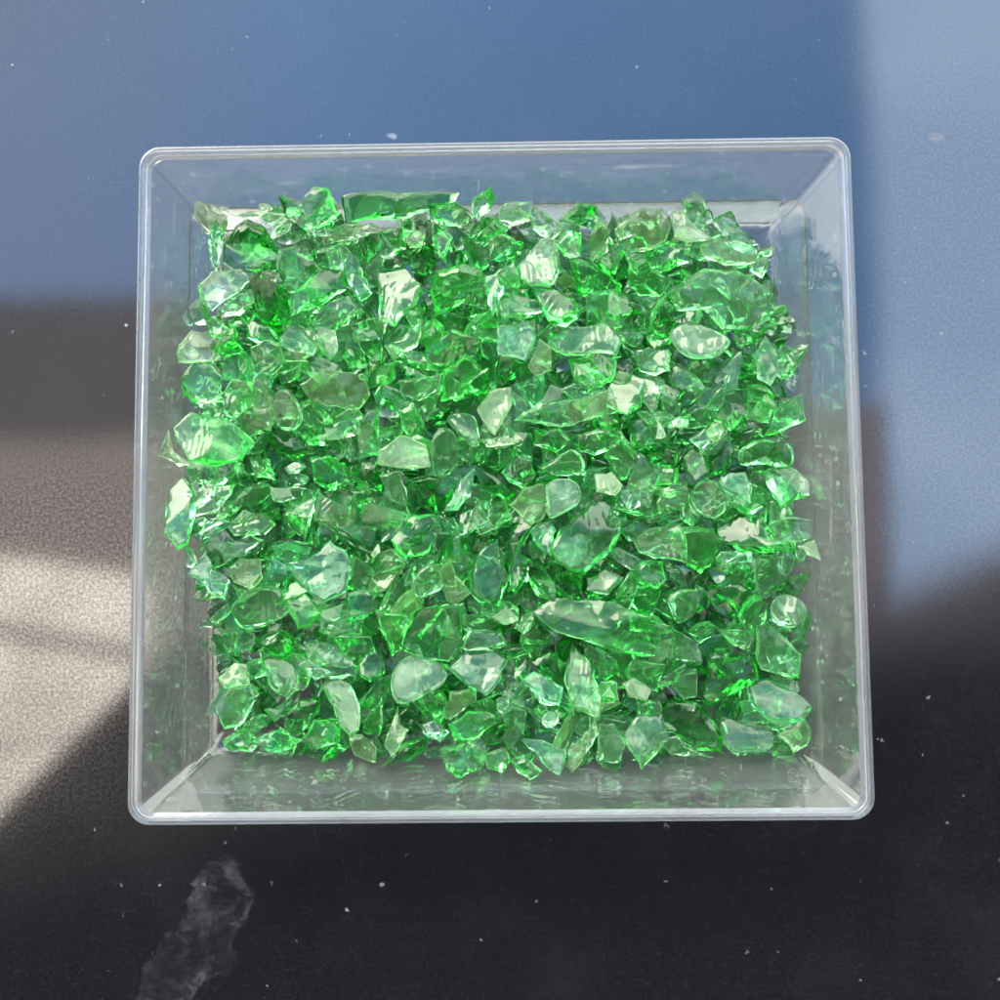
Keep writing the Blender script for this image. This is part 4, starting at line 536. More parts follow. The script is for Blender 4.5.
def link(name, me, mat=None, parent=None):
    o = bpy.data.objects.new(name, me); COL.objects.link(o)
    if mat is not None: me.materials.append(mat)
    if parent is not None: o.parent = parent
    return o

def tag(o, label=None, cat=None, group=None, kind=None):
    for k, v in (('label', label), ('category', cat), ('group', group), ('kind', kind)):
        if v: o[k] = v
    return o

class NT:
    """tiny node-tree writer"""
    def __init__(s, tree): s.t = tree; s.n = tree.nodes; s.l = tree.links
    def put(s, sock, v):
        if isinstance(v, bpy.types.NodeSocket): s.l.new(v, sock)
        elif v is not None: sock.default_value = v
    def node(s, typ, ins=None, **props):
        x = s.n.new(typ)
        for k, v in props.items(): setattr(x, k, v)
        for k, v in (ins or {}).items(): s.put(x.inputs[k], v)
        return x
    def m(s, op, a, b=None, c=None, clamp=False):
        x = s.node('ShaderNodeMath', operation=op, use_clamp=clamp)
        for i, v in enumerate((a, b, c)):
            if v is not None: s.put(x.inputs[i], v)
        return x.outputs[0]
    def step(s, x, lo, hi):                            # smooth 0..1
        return s.node('ShaderNodeMapRange', {'Value': x, 'From Min': lo, 'From Max': hi}, interpolation_type='SMOOTHSTEP').outputs[0]
    def mix(s, f, a, b):
        x = s.node('ShaderNodeMix', data_type='RGBA')
        s.put(x.inputs[0], f); s.put(x.inputs[6], a); s.put(x.inputs[7], b)
        return x.outputs[2]
    def noise(s, vec, scale, detail=2, rough=.5, dist=0):
        return s.node('ShaderNodeTexNoise', {'Vector': vec, 'Scale': scale, 'Detail': detail, 'Roughness': rough, 'Distortion': dist}).outputs[0]
    def map(s, vec, scale=(1, 1, 1), rot=(0, 0, 0), loc=(0, 0, 0)):
        return s.node('ShaderNodeMapping', {'Vector': vec, 'Scale': scale, 'Rotation': rot, 'Location': loc}).outputs[0]

def new_mat(name):
    m = bpy.data.materials.new(name); m.use_nodes = True
    t = NT(m.node_tree); m.node_tree.nodes.clear()
    out = t.node('ShaderNodeOutputMaterial')
    return m, t, out

# ---------------------------------------------------------------- camera
cam = bpy.data.cameras.new('camera'); cam.sensor_fit = 'HORIZONTAL'
cam.angle = math.radians(45); cam.clip_start = .005; cam.clip_end = 50
co = bpy.data.objects.new('camera', cam); COL.objects.link(co)
co.location = CAM_P * MM; co.rotation_euler = CAM_R
scene.camera = co

# ---------------------------------------------------------------- sky, buildings round the yard, sun
SUN_EL, SUN_AZ = math.radians(31), math.radians(-36)   # azimuth from +Y towards +X
wd = bpy.data.worlds.new('World'); scene.world = wd; wd.use_nodes = True
wd.node_tree.nodes.clear(); t = NT(wd.node_tree)
sky = t.node('ShaderNodeTexSky', sky_type='NISHITA', sun_disc=False)
sky.sun_elevation = SUN_EL; sky.sun_rotation = SUN_AZ; sky.air_density = 1.0; sky.dust_density = .4; sky.ozone_density = 2.0
tc = t.node('ShaderNodeTexCoord').outputs['Generated']
sep = t.node('ShaderNodeSeparateXYZ', {0: tc}).outputs
dz = t.m('MAXIMUM', sep[2], .02)
U = t.m('DIVIDE', sep[0], dz); V = t.m('DIVIDE', sep[1], dz)
nz = t.noise(tc, 9, 3, .6)
wob = t.m('MULTIPLY', t.m('SUBTRACT', nz, .5), 18)
X = t.m('ADD', t.m('MULTIPLY', t.m('ADD', U, .431), 1 / .000828), wob)      # azimuth scale
Y = t.m('ADD', t.m('SUBTRACT', 560, t.m('MULTIPLY', t.m('SUBTRACT', V, .0435), 1 / .000835)), wob)
def above(x, y0, soft):                                # 1 where x > y0
    return t.step(x, y0 - soft, y0 + soft)
mul = lambda a, b: t.m('MULTIPLY', a, b)
inv = lambda a: t.m('SUBTRACT', 1, a)
# clouds and haze in the blue
cl = t.noise(t.map(tc, (1, 1.6, 1)), 3.2, 5, .55)
cloud = t.m('ADD', t.m('ADD', mul(t.step(cl, .40, .75), .25), mul(t.step(X, 420, 0), .6)), mul(above(X, 884, 24), .62), clamp=True)
cloud = t.m('ADD', cloud, mul(t.step(V, .5, 1.2), .60), clamp=True)
CLOUDC = t.mix(above(X, 884, 24), (8.5, 10.5, 15.5, 1), (17.5, 22.5, 31.0, 1))
skyc = t.mix(1.0, sky.outputs[0], (1, 1, 1, 1))
sm = wd.node_tree.nodes[-1]; sm.blend_type = 'MULTIPLY'; t.put(sm.inputs[7], (SKYK[0], SKYK[1], SKYK[2], 1))
skyc = t.mix(cloud, skyc, CLOUDC)
skyc = t.mix(t.step(V, .62, 1.3), skyc, HORC)  # bright low band added to the sky to light the glass
# roofline: low eave left, stepped gable right
edge_l = above(Y, 290, 17)
edge_m = above(Y, 330, 17)
edge_r = t.m('MAXIMUM', mul(above(Y, 412, 18), inv(above(X, 897, 15))), above(t.m('ADD', Y, mul(t.m('SUBTRACT', X, 905), .42)), 600, 34))
m1 = above(X, 330, 60); m2 = above(X, 800, 20)
dark = t.m('ADD', t.m('ADD', mul(edge_l, inv(m1)), mul(mul(edge_m, m1), inv(m2))), mul(edge_r, m2), clamp=True)
wallc = t.mix(mul(above(Y, 436, 22), inv(above(X, 420, 120))), (4.6, 4.3, 4.5, 1), (11.5, 9.8, 9.0, 1))
wallc = t.mix(mul(above(X, 700, 60), inv(above(Y, 690, 40))), wallc, (6.5, 5.9, 6.4, 1))
wallc = t.mix(mul(above(X, 700, 60), mul(above(Y, 690, 60), inv(above(Y, 860, 60)))), wallc, (2.6, 2.6, 2.8, 1))
wallc = t.mix(mul(above(t.m('ADD', X, mul(t.m('SUBTRACT', Y, 690), 1.05)), 128, 16), mul(above(Y, 640, 40), inv(above(X, 520, 160)))), wallc, (2.4, 2.2, 2.2, 1))
wallc = t.mix(above(t.m('ADD', Y, mul(X, .25)), 850, 100), wallc, (.55, .56, .75, 1))
# glare patch with dark bands, painted into the world for the slab's reflection
slant = t.m('ADD', Y, mul(X, -.19))
patch = mul(above(slant, 552, 13), inv(above(X, 150, 22)))
diag = t.m('ADD', X, mul(t.m('SUBTRACT', Y, 690), 1.05))
patch = mul(patch, inv(above(diag, 128, 13)))
bars = t.m('MULTIPLY', t.m('SUBTRACT', 1, mul(mul(above(slant, 614, 7), inv(above(slant, 640, 9))), .72)),
           t.m('SUBTRACT', 1, mul(mul(above(t.m('ADD', Y, mul(X, .12)), 738, 5), inv(above(t.m('ADD', Y, mul(X, .12)), 748, 6))), .5)))
bars = t.m('MULTIPLY', bars, t.m('MULTIPLY', t.m('ADD', .55, mul(t.step(nz, .3, .7), .6)), t.m('SUBTRACT', 1, mul(above(Y, 670, 30), .22))))
wallc = t.mix(mul(patch, bars), wallc, (39.0, 35.5, 30.5, 1))
# the rest of the yard, low down
low = mul(inv(above(Y, 860, 120)), t.step(t.m('ABSOLUTE', U), .6, 1.3))
wallc = t.mix(low, wallc, (9.0, 8.6, 8.2, 1))
wallc = t.mix(t.step(t.m('MULTIPLY', V, -1), .7, 1.6), wallc, LOWC)
col = t.mix(dark, skyc, wallc)
bg = t.node('ShaderNodeBackground', {'Color': col, 'Strength': .1})
wo = t.node('ShaderNodeOutputWorld', {'Surface': bg.outputs[0]})

sun = bpy.data.lights.new('sun', 'SUN'); sun.energy = SUN_E; sun.angle = math.radians(36); sun.color = (1, .91, .74)
so = bpy.data.objects.new('sun', sun); COL.objects.link(so)
sd = Vector((math.cos(SUN_EL) * math.sin(SUN_AZ), math.cos(SUN_EL) * math.cos(SUN_AZ), math.sin(SUN_EL)))
so.rotation_euler = sd.to_track_quat('Z', 'Y').to_euler(); so.location = sd * 2

# ---------------------------------------------------------------- granite slab
def granite_mat():
    m, t, out = new_mat('polished_black_granite')
    oc = t.node('ShaderNodeTexCoord').outputs['Object']
    g1 = t.noise(oc, 1900, 3, .65); g2 = t.noise(oc, 620, 2, .6); g3 = t.noise(oc, 45, 3, .6)
    vor = t.node('ShaderNodeTexVoronoi', {'Vector': oc, 'Scale': 900.0}).outputs
    base = t.mix(t.step(g1, .42, .72), (.0035, .0035, .0042, 1), (.010, .010, .011, 1))
    base = t.mix(mul2(t, t.step(g2, .55, .75), .5), base, (.015, .015, .017, 1))
    # dust: sparse bright flecks, thinner and thicker zones
    dw = t.node('ShaderNodeTexNoise', {'Vector': oc, 'Scale': 900.0, 'Detail': 3.0, 'Roughness': .7}).outputs[1]
    dw = t.node('ShaderNodeVectorMath', {0: t.node('ShaderNodeVectorMath', {0: dw, 1: (-.5, -.5, -.5)}, operation='ADD').outputs[0], 'Scale': .0016}, operation='SCALE').outputs[0]
    od = t.node('ShaderNodeVectorMath', {0: oc, 1: dw}, operation='ADD').outputs[0]
    v1 = t.node('ShaderNodeTexVoronoi', {'Vector': od, 'Scale': 150.0, 'Randomness': 1.0}).outputs
    fl = t.m('MULTIPLY', t.step(v1[0], .075, .035), t.step(t.node('ShaderNodeSeparateColor', {0: v1[1]}).outputs[0], .80, .86))
    v2 = t.node('ShaderNodeTexVoronoi', {'Vector': od, 'Scale': 420.0}).outputs
    f2 = t.m('MULTIPLY', t.step(v2[0], .16, .06), t.step(t.node('ShaderNodeSeparateColor', {0: v2[1]}).outputs[1], .90, .94))
    fleck = t.m('MAXIMUM', mul2(t, fl, .8), mul2(t, f2, .45))
    base = t.mix(mul2(t, mul2(t, fleck, t.m('ADD', .25, t.step(g3, .4, .65))), .45), base, (.55, .56, .58, 1))
    # dried splash mark near the lower left, two smaller ones behind the tray
    def blob(px, py, sx, sy, rot, warp):
        c = hit(px, py, np.zeros(3), np.array([0, 0, 1.0])) * MM
        p = t.node('ShaderNodeVectorMath', {0: oc, 1: tuple(-c)}, operation='ADD').outputs[0]
        w = t.node('ShaderNodeTexNoise', {'Vector': oc, 'Scale': 130.0, 'Detail': 4.0}).outputs[1]
        w = t.node('ShaderNodeVectorMath', {0: w, 1: (-.5, -.5, -.5)}, operation='ADD').outputs[0]
        w = t.node('ShaderNodeVectorMath', {0: w, 'Scale': warp}, operation='SCALE').outputs[0]
        p = t.node('ShaderNodeVectorMath', {0: p, 1: w}, operation='ADD').outputs[0]
        p = t.node('ShaderNodeVectorRotate', {'Vector': p, 'Angle': rot}, rotation_type='Z_AXIS').outputs[0]
        p = t.map(p, (1 / sx, 1 / sy, 0))
        return t.node('ShaderNodeVectorMath', {0: p}, operation='LENGTH').outputs['Value']
    r = blob(193, 945, .0062, .0155, math.radians(30), .013)
    ring = t.m('MULTIPLY', t.step(r, 1.06, .93), t.m('ADD', .45, mul2(t, t.step(r, .5, .96), .55)))
    ring = t.m('MULTIPLY', ring, t.m('ADD', .10, t.m('MULTIPLY', t.step(t.noise(oc, 260, 5, .75), .42, .66), t.m('ADD', .3, t.step(t.noise(oc, 90, 3, .6), .4, .6)))))
    base = t.mix(mul2(t, ring, .15), base, (.34, .35, .36, 1))
    r2 = blob(389, 136, .0012, .0007, .4, .004)
    base = t.mix(mul2(t, t.step(r2, 1, .3), .35), base, (.5, .5, .52, 1))
    r3 = blob(937, 136, .0018, .0010, .1, .003)
    base = t.mix(mul2(t, t.step(r3, 1, .6), .3), base, (.16, .12, .09, 1))
    dusty = t.m('MULTIPLY', t.step(g3, .45, .75), .007)
    base = t.mix(dusty, base, (.6, .6, .62, 1))
    rough = t.m('ADD', .035, t.m('ADD', mul2(t, g1, .04), mul2(t, fleck, .4)))
    b1 = t.node('ShaderNodeBump', {'Strength': 1.0, 'Distance': GRAIN[0], 'Height': g1})
    b2 = t.node('ShaderNodeBump', {'Strength': 1.0, 'Distance': GRAIN[1], 'Height': g2, 'Normal': b1.outputs[0]})
    glare_grain = t.m('MAXIMUM', t.step(blob(55, 650, .032, .034, 0, .004), 1.25, .7), mul2(t, t.step(blob(960, 330, .016, .05, 0, .01), 1.3, .6), .22))  # specular grain strengthened where the bright reflections fall
    amp = t.m('ADD', .035, t.m('MULTIPLY', glare_grain, .30))
    spec = t.m('ADD', .5, t.m('MULTIPLY', t.m('SUBTRACT', t.step(g1, .34, .66), .5), amp))
    p = t.node('ShaderNodeBsdfPrincipled', {'Base Color': base, 'Roughness': rough, 'Specular IOR Level': spec, 'IOR': 2.5, 'Normal': b2.outputs[0]})
    t.l.new(p.outputs[0], out.inputs[0])
    return m
def mul2(t, a, b): return t.m('MULTIPLY', a, b)
bm = bmesh.new()
bmesh.ops.create_grid(bm, x_segments=4, y_segments=4, size=1.5)
me = bpy.data.meshes.new('granite_surface'); bm.to_mesh(me); bm.free()
tag(link('granite_surface', me, granite_mat()), 'polished black granite slab flecked with dust, reflecting blue sky', None, None, 'structure')

# ---------------------------------------------------------------- clear plastic tray
def plastic_mat(name, haze, hazec, rough, edge=False):
    m, t, out = new_mat(name)
    oc = t.node('ShaderNodeTexCoord').outputs['Object']
    n1 = t.noise(oc, 60, 4, .6); n2 = t.noise(oc, 700, 3, .7)
    scr = t.noise(t.map(oc, (90, 900, 500), (0, 0, .7)), 1, 2, .5)
    scr2 = t.noise(t.map(oc, (900, 70, 500), (0, 0, -.5)), 1, 2, .5)
    v = t.node('ShaderNodeTexVoronoi', {'Vector': oc, 'Scale': 330.0}).outputs
    speck = t.m('MULTIPLY', t.step(v[0], .2, .1), t.step(t.node('ShaderNodeSeparateColor', {0: v[1]}).outputs[0], .72, .8))
    h = t.m('ADD', haze, t.m('MULTIPLY', t.m('SUBTRACT', n1, .45), haze * 1.1))
    h = t.m('ADD', h, t.m('MULTIPLY', t.step(n2, .52, .8), haze * .5))
    if not edge:
        h = t.m('ADD', h, t.m('MULTIPLY', t.step(t.m('MAXIMUM', scr, scr2), .66, .80), .16))
        h = t.m('ADD', h, t.m('MULTIPLY', speck, .15))
    h = t.m('MAXIMUM', h, .01)
    bump = t.node('ShaderNodeBump', {'Strength': .5, 'Distance': .00008, 'Height': n1})
    gl = t.node('ShaderNodeBsdfGlass', {'Color': (.975, .985, .985, 1), 'Roughness': rough, 'IOR': 1.49, 'Normal': bump.outputs[0]})
    df = t.node('ShaderNodeBsdfDiffuse', {'Color': hazec})
    tr = t.node('ShaderNodeBsdfTranslucent', {'Color': hazec})
    dt = t.node('ShaderNodeMixShader', {0: .45, 1: df.outputs[0], 2: tr.outputs[0]})
    mx = t.node('ShaderNodeMixShader', {0: h, 1: gl.outputs[0], 2: dt.outputs[0]})
    t.l.new(mx.outputs[0], out.inputs[0])
    return m

def rr_loop(hx, hy, z, rad, seg=10):
    pts = []
    for cx, cy, a0 in ((1, 1, 0), (-1, 1, 90), (-1, -1, 180), (1, -1, 270)):
        for k in range(seg + 1):
            a = math.radians(a0 + 90 * k / seg)
            pts.append(((cx * (hx - rad) + rad * math.cos(a)) * MM, (cy * (hy - rad) + rad * math.sin(a)) * MM, z * MM))
    return pts
def loft(name, profile, mat, caps, parent):
    """profile: (inset from the rim's outer edge, z, corner radius)"""
    V_, F_ = [], []
    for ins, z, rad in profile: V_ += rr_loop(60 - ins, 56.32 - ins, z, rad)
    n = 44; L = len(profile)
    for i in range(L if caps is None else L - 1):
        j = (i + 1) % L
        for k in range(n):
            F_.append((i * n + k, i * n + (k + 1) % n, j * n + (k + 1) % n, j * n + k))
    if caps:
        F_.append(tuple(reversed(range(n)))); F_.append(tuple((L - 1) * n + k for k in range(n)))
    me = bpy.data.meshes.new(name); me.from_pydata(V_, [], F_); me.update()
    bm = bmesh.new(); bm.from_mesh(me); bmesh.ops.recalc_face_normals(bm, faces=bm.faces)
    bm.to_mesh(me); bm.free(); me.shade_smooth(); me.set_sharp_from_angle(angle=math.radians(38))
    return link(name, me, mat, parent)
tray = bpy.data.objects.new('tray', None); tray.empty_display_size = .02; COL.objects.link(tray)
tag(tray, 'square clear plastic tray with sloping scratched walls and rounded rim, full of green glass', 'tray')
TOP = 16.0
K_ = .687; A_ = math.atan(K_)                          # wall slope from the vertical
def fillet(rad, wall_in, floor_z, steps=9):            # wall line: inset = wall_in - K_*(z-2.9); arc tangent to wall and floor
    zc = floor_z + rad
    ic = wall_in - K_ * (zc - 2.9) + rad / math.cos(A_)
    return [(ic - rad * math.sin(q), zc - rad * math.cos(q)) for q in [(math.pi / 2 - A_) * k / steps * 1.0 for k in range(steps + 1)]]
def wall_pt(w, z): return (w - K_ * (z - 2.9), z)
WI, WO = 9.6, 8.17
fo = fillet(6.3, WO, .15, 12); fi = fillet(5.0, WI, FLOOR_Z, 12)
crn = lambda ins, z: 2.3 + .035 * z
prof = [(20.0, .15), (17.5, .15)] + fo + [wall_pt(WO, z) for z in (4.6, 5.0, 8, 11, 13.3, 13.9)] + [(wall_pt(WO, 14.2)[0] - .02, 14.25)]
inn = [(wall_pt(WI, 14.25)[0], 14.25)] + [wall_pt(WI, z) for z in (13.8, 13.2, 11, 8, 5.2, 4.8)] + fi[::-1] + [(17.5, FLOOR_Z), (20.0, FLOOR_Z)]
basin = [(i_, z_, crn(9, z_)) for i_, z_ in prof] + [(i_, z_, max(1.5, crn(9, z_) - 1.0)) for i_, z_ in inn]
loft('basin', basin, plastic_mat('hazy_clear_plastic', HAZE, (.80, .84, .84, 1), .02), True, tray)
rim = [(.1, TOP - 1.72, 3.5), (0, TOP - 1.5, 3.6), (0, TOP - .9, 3.6), (0, TOP - .45, 3.6), (.1, TOP - .2, 3.5), (.3, TOP - .04, 3.4), (.5, TOP, 3.3), (.65, TOP, 3.2), (.80, TOP - .04, 3.1), (.94, TOP - .2, 3.0), (1.01, TOP - .45, 2.9),
       (1.05, TOP - .9, 2.9), (1.2, TOP - 1.4, 2.8), (1.76, TOP - 1.73, 2.5), (.7, TOP - 1.74, 3.2)]
loft('rim', rim, plastic_mat('milky_plastic_edge', RIMHAZE, (.60, .62, .71, 1), .04, True), None, tray)

# ---------------------------------------------------------------- green glass
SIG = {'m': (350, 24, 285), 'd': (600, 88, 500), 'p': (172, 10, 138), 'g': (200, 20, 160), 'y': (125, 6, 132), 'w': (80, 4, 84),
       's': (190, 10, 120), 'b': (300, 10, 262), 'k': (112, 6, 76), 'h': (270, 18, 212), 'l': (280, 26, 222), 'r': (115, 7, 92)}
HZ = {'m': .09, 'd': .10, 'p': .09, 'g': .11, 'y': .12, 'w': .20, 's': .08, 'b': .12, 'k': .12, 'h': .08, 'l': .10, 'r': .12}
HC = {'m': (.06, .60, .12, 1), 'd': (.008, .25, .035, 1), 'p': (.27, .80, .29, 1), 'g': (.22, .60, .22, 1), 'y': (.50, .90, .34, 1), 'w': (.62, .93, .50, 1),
      's': (.28, .80, .46, 1), 'b': (.11, .78, .15, 1), 'k': (.52, .92, .54, 1), 'h': (.12, .66, .19, 1), 'l': (.13, .56, .16, 1), 'r': (.52, .90, .52, 1)}  # bluish and yellowish tints put sky and warm reflections into the glass colour
WORDS = {'m': 'mid green', 'd': 'deep green', 'p': 'pale green', 'g': 'dull olive', 'y': 'yellowish green', 'w': 'nearly colourless',
         's': 'bluish glinting', 'b': 'bright green', 'k': 'pale shining', 'h': 'clear green', 'l': 'green', 'r': 'clear ribbed'}
def glass_mat(c):
    m, t, out = new_mat(WORDS[c].replace(' ', '_') + '_glass')
    oc = t.node('ShaderNodeTexCoord').outputs['Object']
    oi = t.node('ShaderNodeObjectInfo')
    off = t.node('ShaderNodeCombineXYZ', {0: oi.outputs['Random'], 1: oi.outputs['Random'], 2: oi.outputs['Random']}).outputs[0]
    P = t.node('ShaderNodeVectorMath', {0: oc, 1: off}, operation='ADD').outputs[0]
    wv = t.node('ShaderNodeTexWave', {'Vector': t.map(P, (1, 1, 1), (.5, .8, .3)), 'Scale': 380.0 if c != 'r' else 150.0, 'Distortion': 9.0, 'Detail': 0.0, 'Detail Scale': .35},
                wave_type='BANDS').outputs[1]
    n1 = t.noise(P, 300, 1, .5)
    wv = t.m('MULTIPLY', wv, t.step(n1, .42, .66) if c != 'r' else 1.0)
    hgt = t.m('ADD', t.m('MULTIPLY', wv, .8 if c == 'r' else 0.0 if c in 'lh' else .05 if c in 'ks' else .11), t.m('MULTIPLY', n1, .8))
    bump = t.node('ShaderNodeBump', {'Strength': 1.0, 'Distance': GB, 'Height': hgt})
    gl = t.node('ShaderNodeBsdfGlass', {'Color': (1, 1, 1, 1), 'Roughness': .03, 'IOR': 1.47, 'Normal': bump.outputs[0]})
    hc = t.mix(t.m('MULTIPLY', oi.outputs['Random'], .45), HC[c], tuple(1 - (1 - x) * .72 for x in HC[c][:3]) + (1,))
    df = t.node('ShaderNodeBsdfDiffuse', {'Color': hc}); tr = t.node('ShaderNodeBsdfTranslucent', {'Color': hc})
    dt = t.node('ShaderNodeMixShader', {0: .62, 1: df.outputs[0], 2: tr.outputs[0]})
    hz = HZ[c] * HZK
    mx = t.node('ShaderNodeMixShader', {0: hz, 1: gl.outputs[0], 2: dt.outputs[0]})
    t.l.new(mx.outputs[0], out.inputs[0])
    s = np.array(SIG[c], float) * SIGK; D = s.max() * 1.01
    va = t.node('ShaderNodeVolumeAbsorption', {'Color': tuple(1 - s / D) + (1,), 'Density': D})
    t.l.new(va.outputs[0], out.inputs[1])
    m.volume_intersection_method = 'FAST' if hasattr(m, 'volume_intersection_method') else None
    return m
CL = list(SIG); GM = {c: glass_mat(c) for c in CL}

# library of broken chips (mm): hull, softened edges, scooped conchoidal hollows
def chip(seed):
    r = np.random.RandomState(500 + seed)
    bm = bmesh.new()
    for p in hull_points(seed): bm.verts.new(p)
    bmesh.ops.convex_hull(bm, input=bm.verts)
    bmesh.ops.delete(bm, geom=[v for v in bm.verts if not v.link_faces], context='VERTS')
    bmesh.ops.dissolve_limit(bm, angle_limit=math.radians(14), verts=bm.verts, edges=bm.edges)
    bmesh.ops.bevel(bm, geom=list(bm.edges), offset=.13, segments=1, affect='EDGES', profile=.6)
    bmesh.ops.triangulate(bm, faces=bm.faces)
    for it in range(4):
        long_e = [e for e in bm.edges if e.calc_length() > .75]
        if not long_e: break
        bmesh.ops.subdivide_edges(bm, edges=long_e, cuts=1)
        bmesh.ops.triangulate(bm, faces=[f for f in bm.faces if len(f.verts) > 3])
    bm.verts.ensure_lookup_table()
    P = np.array([v.co[:] for v in bm.verts])
    for k in range(r.randint(3, 7)):                   # scoops
        d = r.normal(size=3); d /= np.linalg.norm(d)
        ext = (P @ d).max(); R = r.uniform(2.0, 8.0)
        c = d * (ext + R - r.uniform(.3, 1.1)) + np.cross(d, r.normal(size=3)) * r.uniform(0, 2.2)
        v = P - c; L = np.linalg.norm(v, axis=1); k_ = L < R
        P[k_] = c + v[k_] * (R / L[k_])[:, None] if k_.any() else P[k_]
    P += .035 * np.sin(P[:, [1, 2, 0]] * 2.3 + r.uniform(0, 6, 3)) + .02 * np.sin(P[:, [2, 0, 1]] * 6.1 + r.uniform(0, 6, 3))
    bm.faces.ensure_lookup_table()
    F = np.array([[v.index for v in f.verts] for f in bm.faces], np.int32)
    bm.free()
    return P, F
LIB = [chip(k) for k in range(NLIB)]

def mesh_from(name, P, F, mats, mi=None):
    me = bpy.data.meshes.new(name)
    me.vertices.add(len(P)); me.vertices.foreach_set('co', np.asarray(P, np.float32).ravel())
    me.loops.add(F.size); me.loops.foreach_set('vertex_index', F.ravel().astype(np.int32))
    me.polygons.add(len(F)); me.polygons.foreach_set('loop_start', np.arange(0, F.size, 3, dtype=np.int32))
    if mi is not None: me.polygons.foreach_set('material_index', mi.astype(np.int32))
    for m in mats: me.materials.append(m)
    me.update(calc_edges=True); me.validate()
    me.shade_smooth(); me.set_sharp_from_angle(angle=math.radians(24))
    return me

# hand-placed shards read off the photograph: class, outline
def centroid_area(P):
    P = np.asarray(P, float); Q = np.roll(P, -1, 0)
    cr = P[:, 0] * Q[:, 1] - Q[:, 0] * P[:, 1]; A = cr.sum() / 2
    return ((P + Q) * cr[:, None]).sum(0) / (6 * A), abs(A)
def inside(poly, x, y):
    poly = np.asarray(poly, float); c = np.zeros(np.shape(x), bool); j = len(poly) - 1
    for i in range(len(poly)):
        xi, yi = poly[i]; xj, yj = poly[j]
        c ^= ((yi > y) != (yj > y)) & (x < (xj - xi) * (y - yi) / (yj - yi + 1e-12) + xi); j = i
    return c

# the loose pile underneath (settled positions of the chips, mm)
raw = np.array(PILE, float)
HEAP = [(201, 262), (206, 216), (262, 200), (318, 192), (345, 198), (455, 196), (530, 210), (600, 208), (650, 213), (690, 206), (757, 234), (773, 262), (778, 340), (800, 378), (798, 460),
        (806, 545), (798, 640), (806, 700), (802, 750), (700, 756), (600, 764), (550, 770), (440, 765), (360, 752), (228, 745), (222, 700), (215, 640), (198, 590), (172, 540),
        (166, 440), (186, 385), (182, 345), (200, 300)]
fill = []
TOPZ = np.percentile(raw[:, 3], 72)
for row in raw:
    k = int(row[0]); sc_ = 1.16 if row[3] > TOPZ else 1.0; pos = row[1:4] / 10 * np.array([1, 1, 1]) + np.array([0, 0, FLOOR_Z])
    q = Quaternion((row[4:8] / 100).tolist()).normalized(); M = np.array(q.to_matrix())
    px = project(pos)[0]
    if not inside(HEAP, px[0], px[1]): continue
    P = LIB[k][0] @ M.T * sc_ + pos
    fill.append(dict(k=k, pos=pos, q=q, M=M, px=px, sc=sc_, top=P[:, 2].max(), P=P, on=True))
er = np.random.RandomState(5)
for _ in range(900):
    px = np.array([er.uniform(160, 822), er.uniform(186, 778)]); z = FLOOR_Z + 2.0
    if not inside(HEAP, px[0], px[1]): continue
    for it in range(40):
        q = hit(px[0], px[1], np.array([0, 0, z]), np.array([0, 0, 1.0]))
        lim = 9.6 - .687 * (z - 1.9 - 2.9)
        if abs(q[0]) < 60 - lim and abs(q[1]) < 56.32 - lim: break
        z += .35
    wall_d = min(60 - 9.6 - abs(q[0]), 56.32 - 9.6 - abs(q[1]))
    if wall_d > 1.5 or z > 12.5 or any(np.hypot(*(f['px'] - px)) < 17 and f.get('edge') for f in fill): continue
    k = er.randint(NLIB); pos = np.array([q[0], q[1], z])
    qt = Euler((er.normal() * .45, er.normal() * .45, er.uniform(0, 6.28))).to_quaternion(); M = np.array(qt.to_matrix())
    P = LIB[k][0] @ M.T + pos
    fill.append(dict(k=k, pos=pos, q=qt, M=M, px=px, sc=1.0, top=P[:, 2].max(), P=P, on=True, edge=True))
CELL = .8; GX0, GY0, GN = -60, -57, 150
def splat(P, grid, own=None, idx=None):
    ix = ((P[:, 0] - GX0) / CELL).astype(int).clip(0, GN - 1); iy = ((P[:, 1] - GY0) / CELL).astype(int).clip(0, GN - 1)
    if own is None: np.maximum.at(grid, (iy, ix), P[:, 2]); return
    o = np.argsort(P[:, 2]); ix, iy, z = ix[o], iy[o], P[o, 2]
    b = z > grid[iy, ix]; grid[iy[b], ix[b]] = z[b]; own[iy[b], ix[b]] = idx
hm = np.full((GN, GN), FLOOR_Z)
for f in fill: splat(f['P'], hm)
yy, xx = np.mgrid[0:GN, 0:GN]; CX = GX0 + (xx + .5) * CELL; CY = GY0 + (yy + .5) * CELL

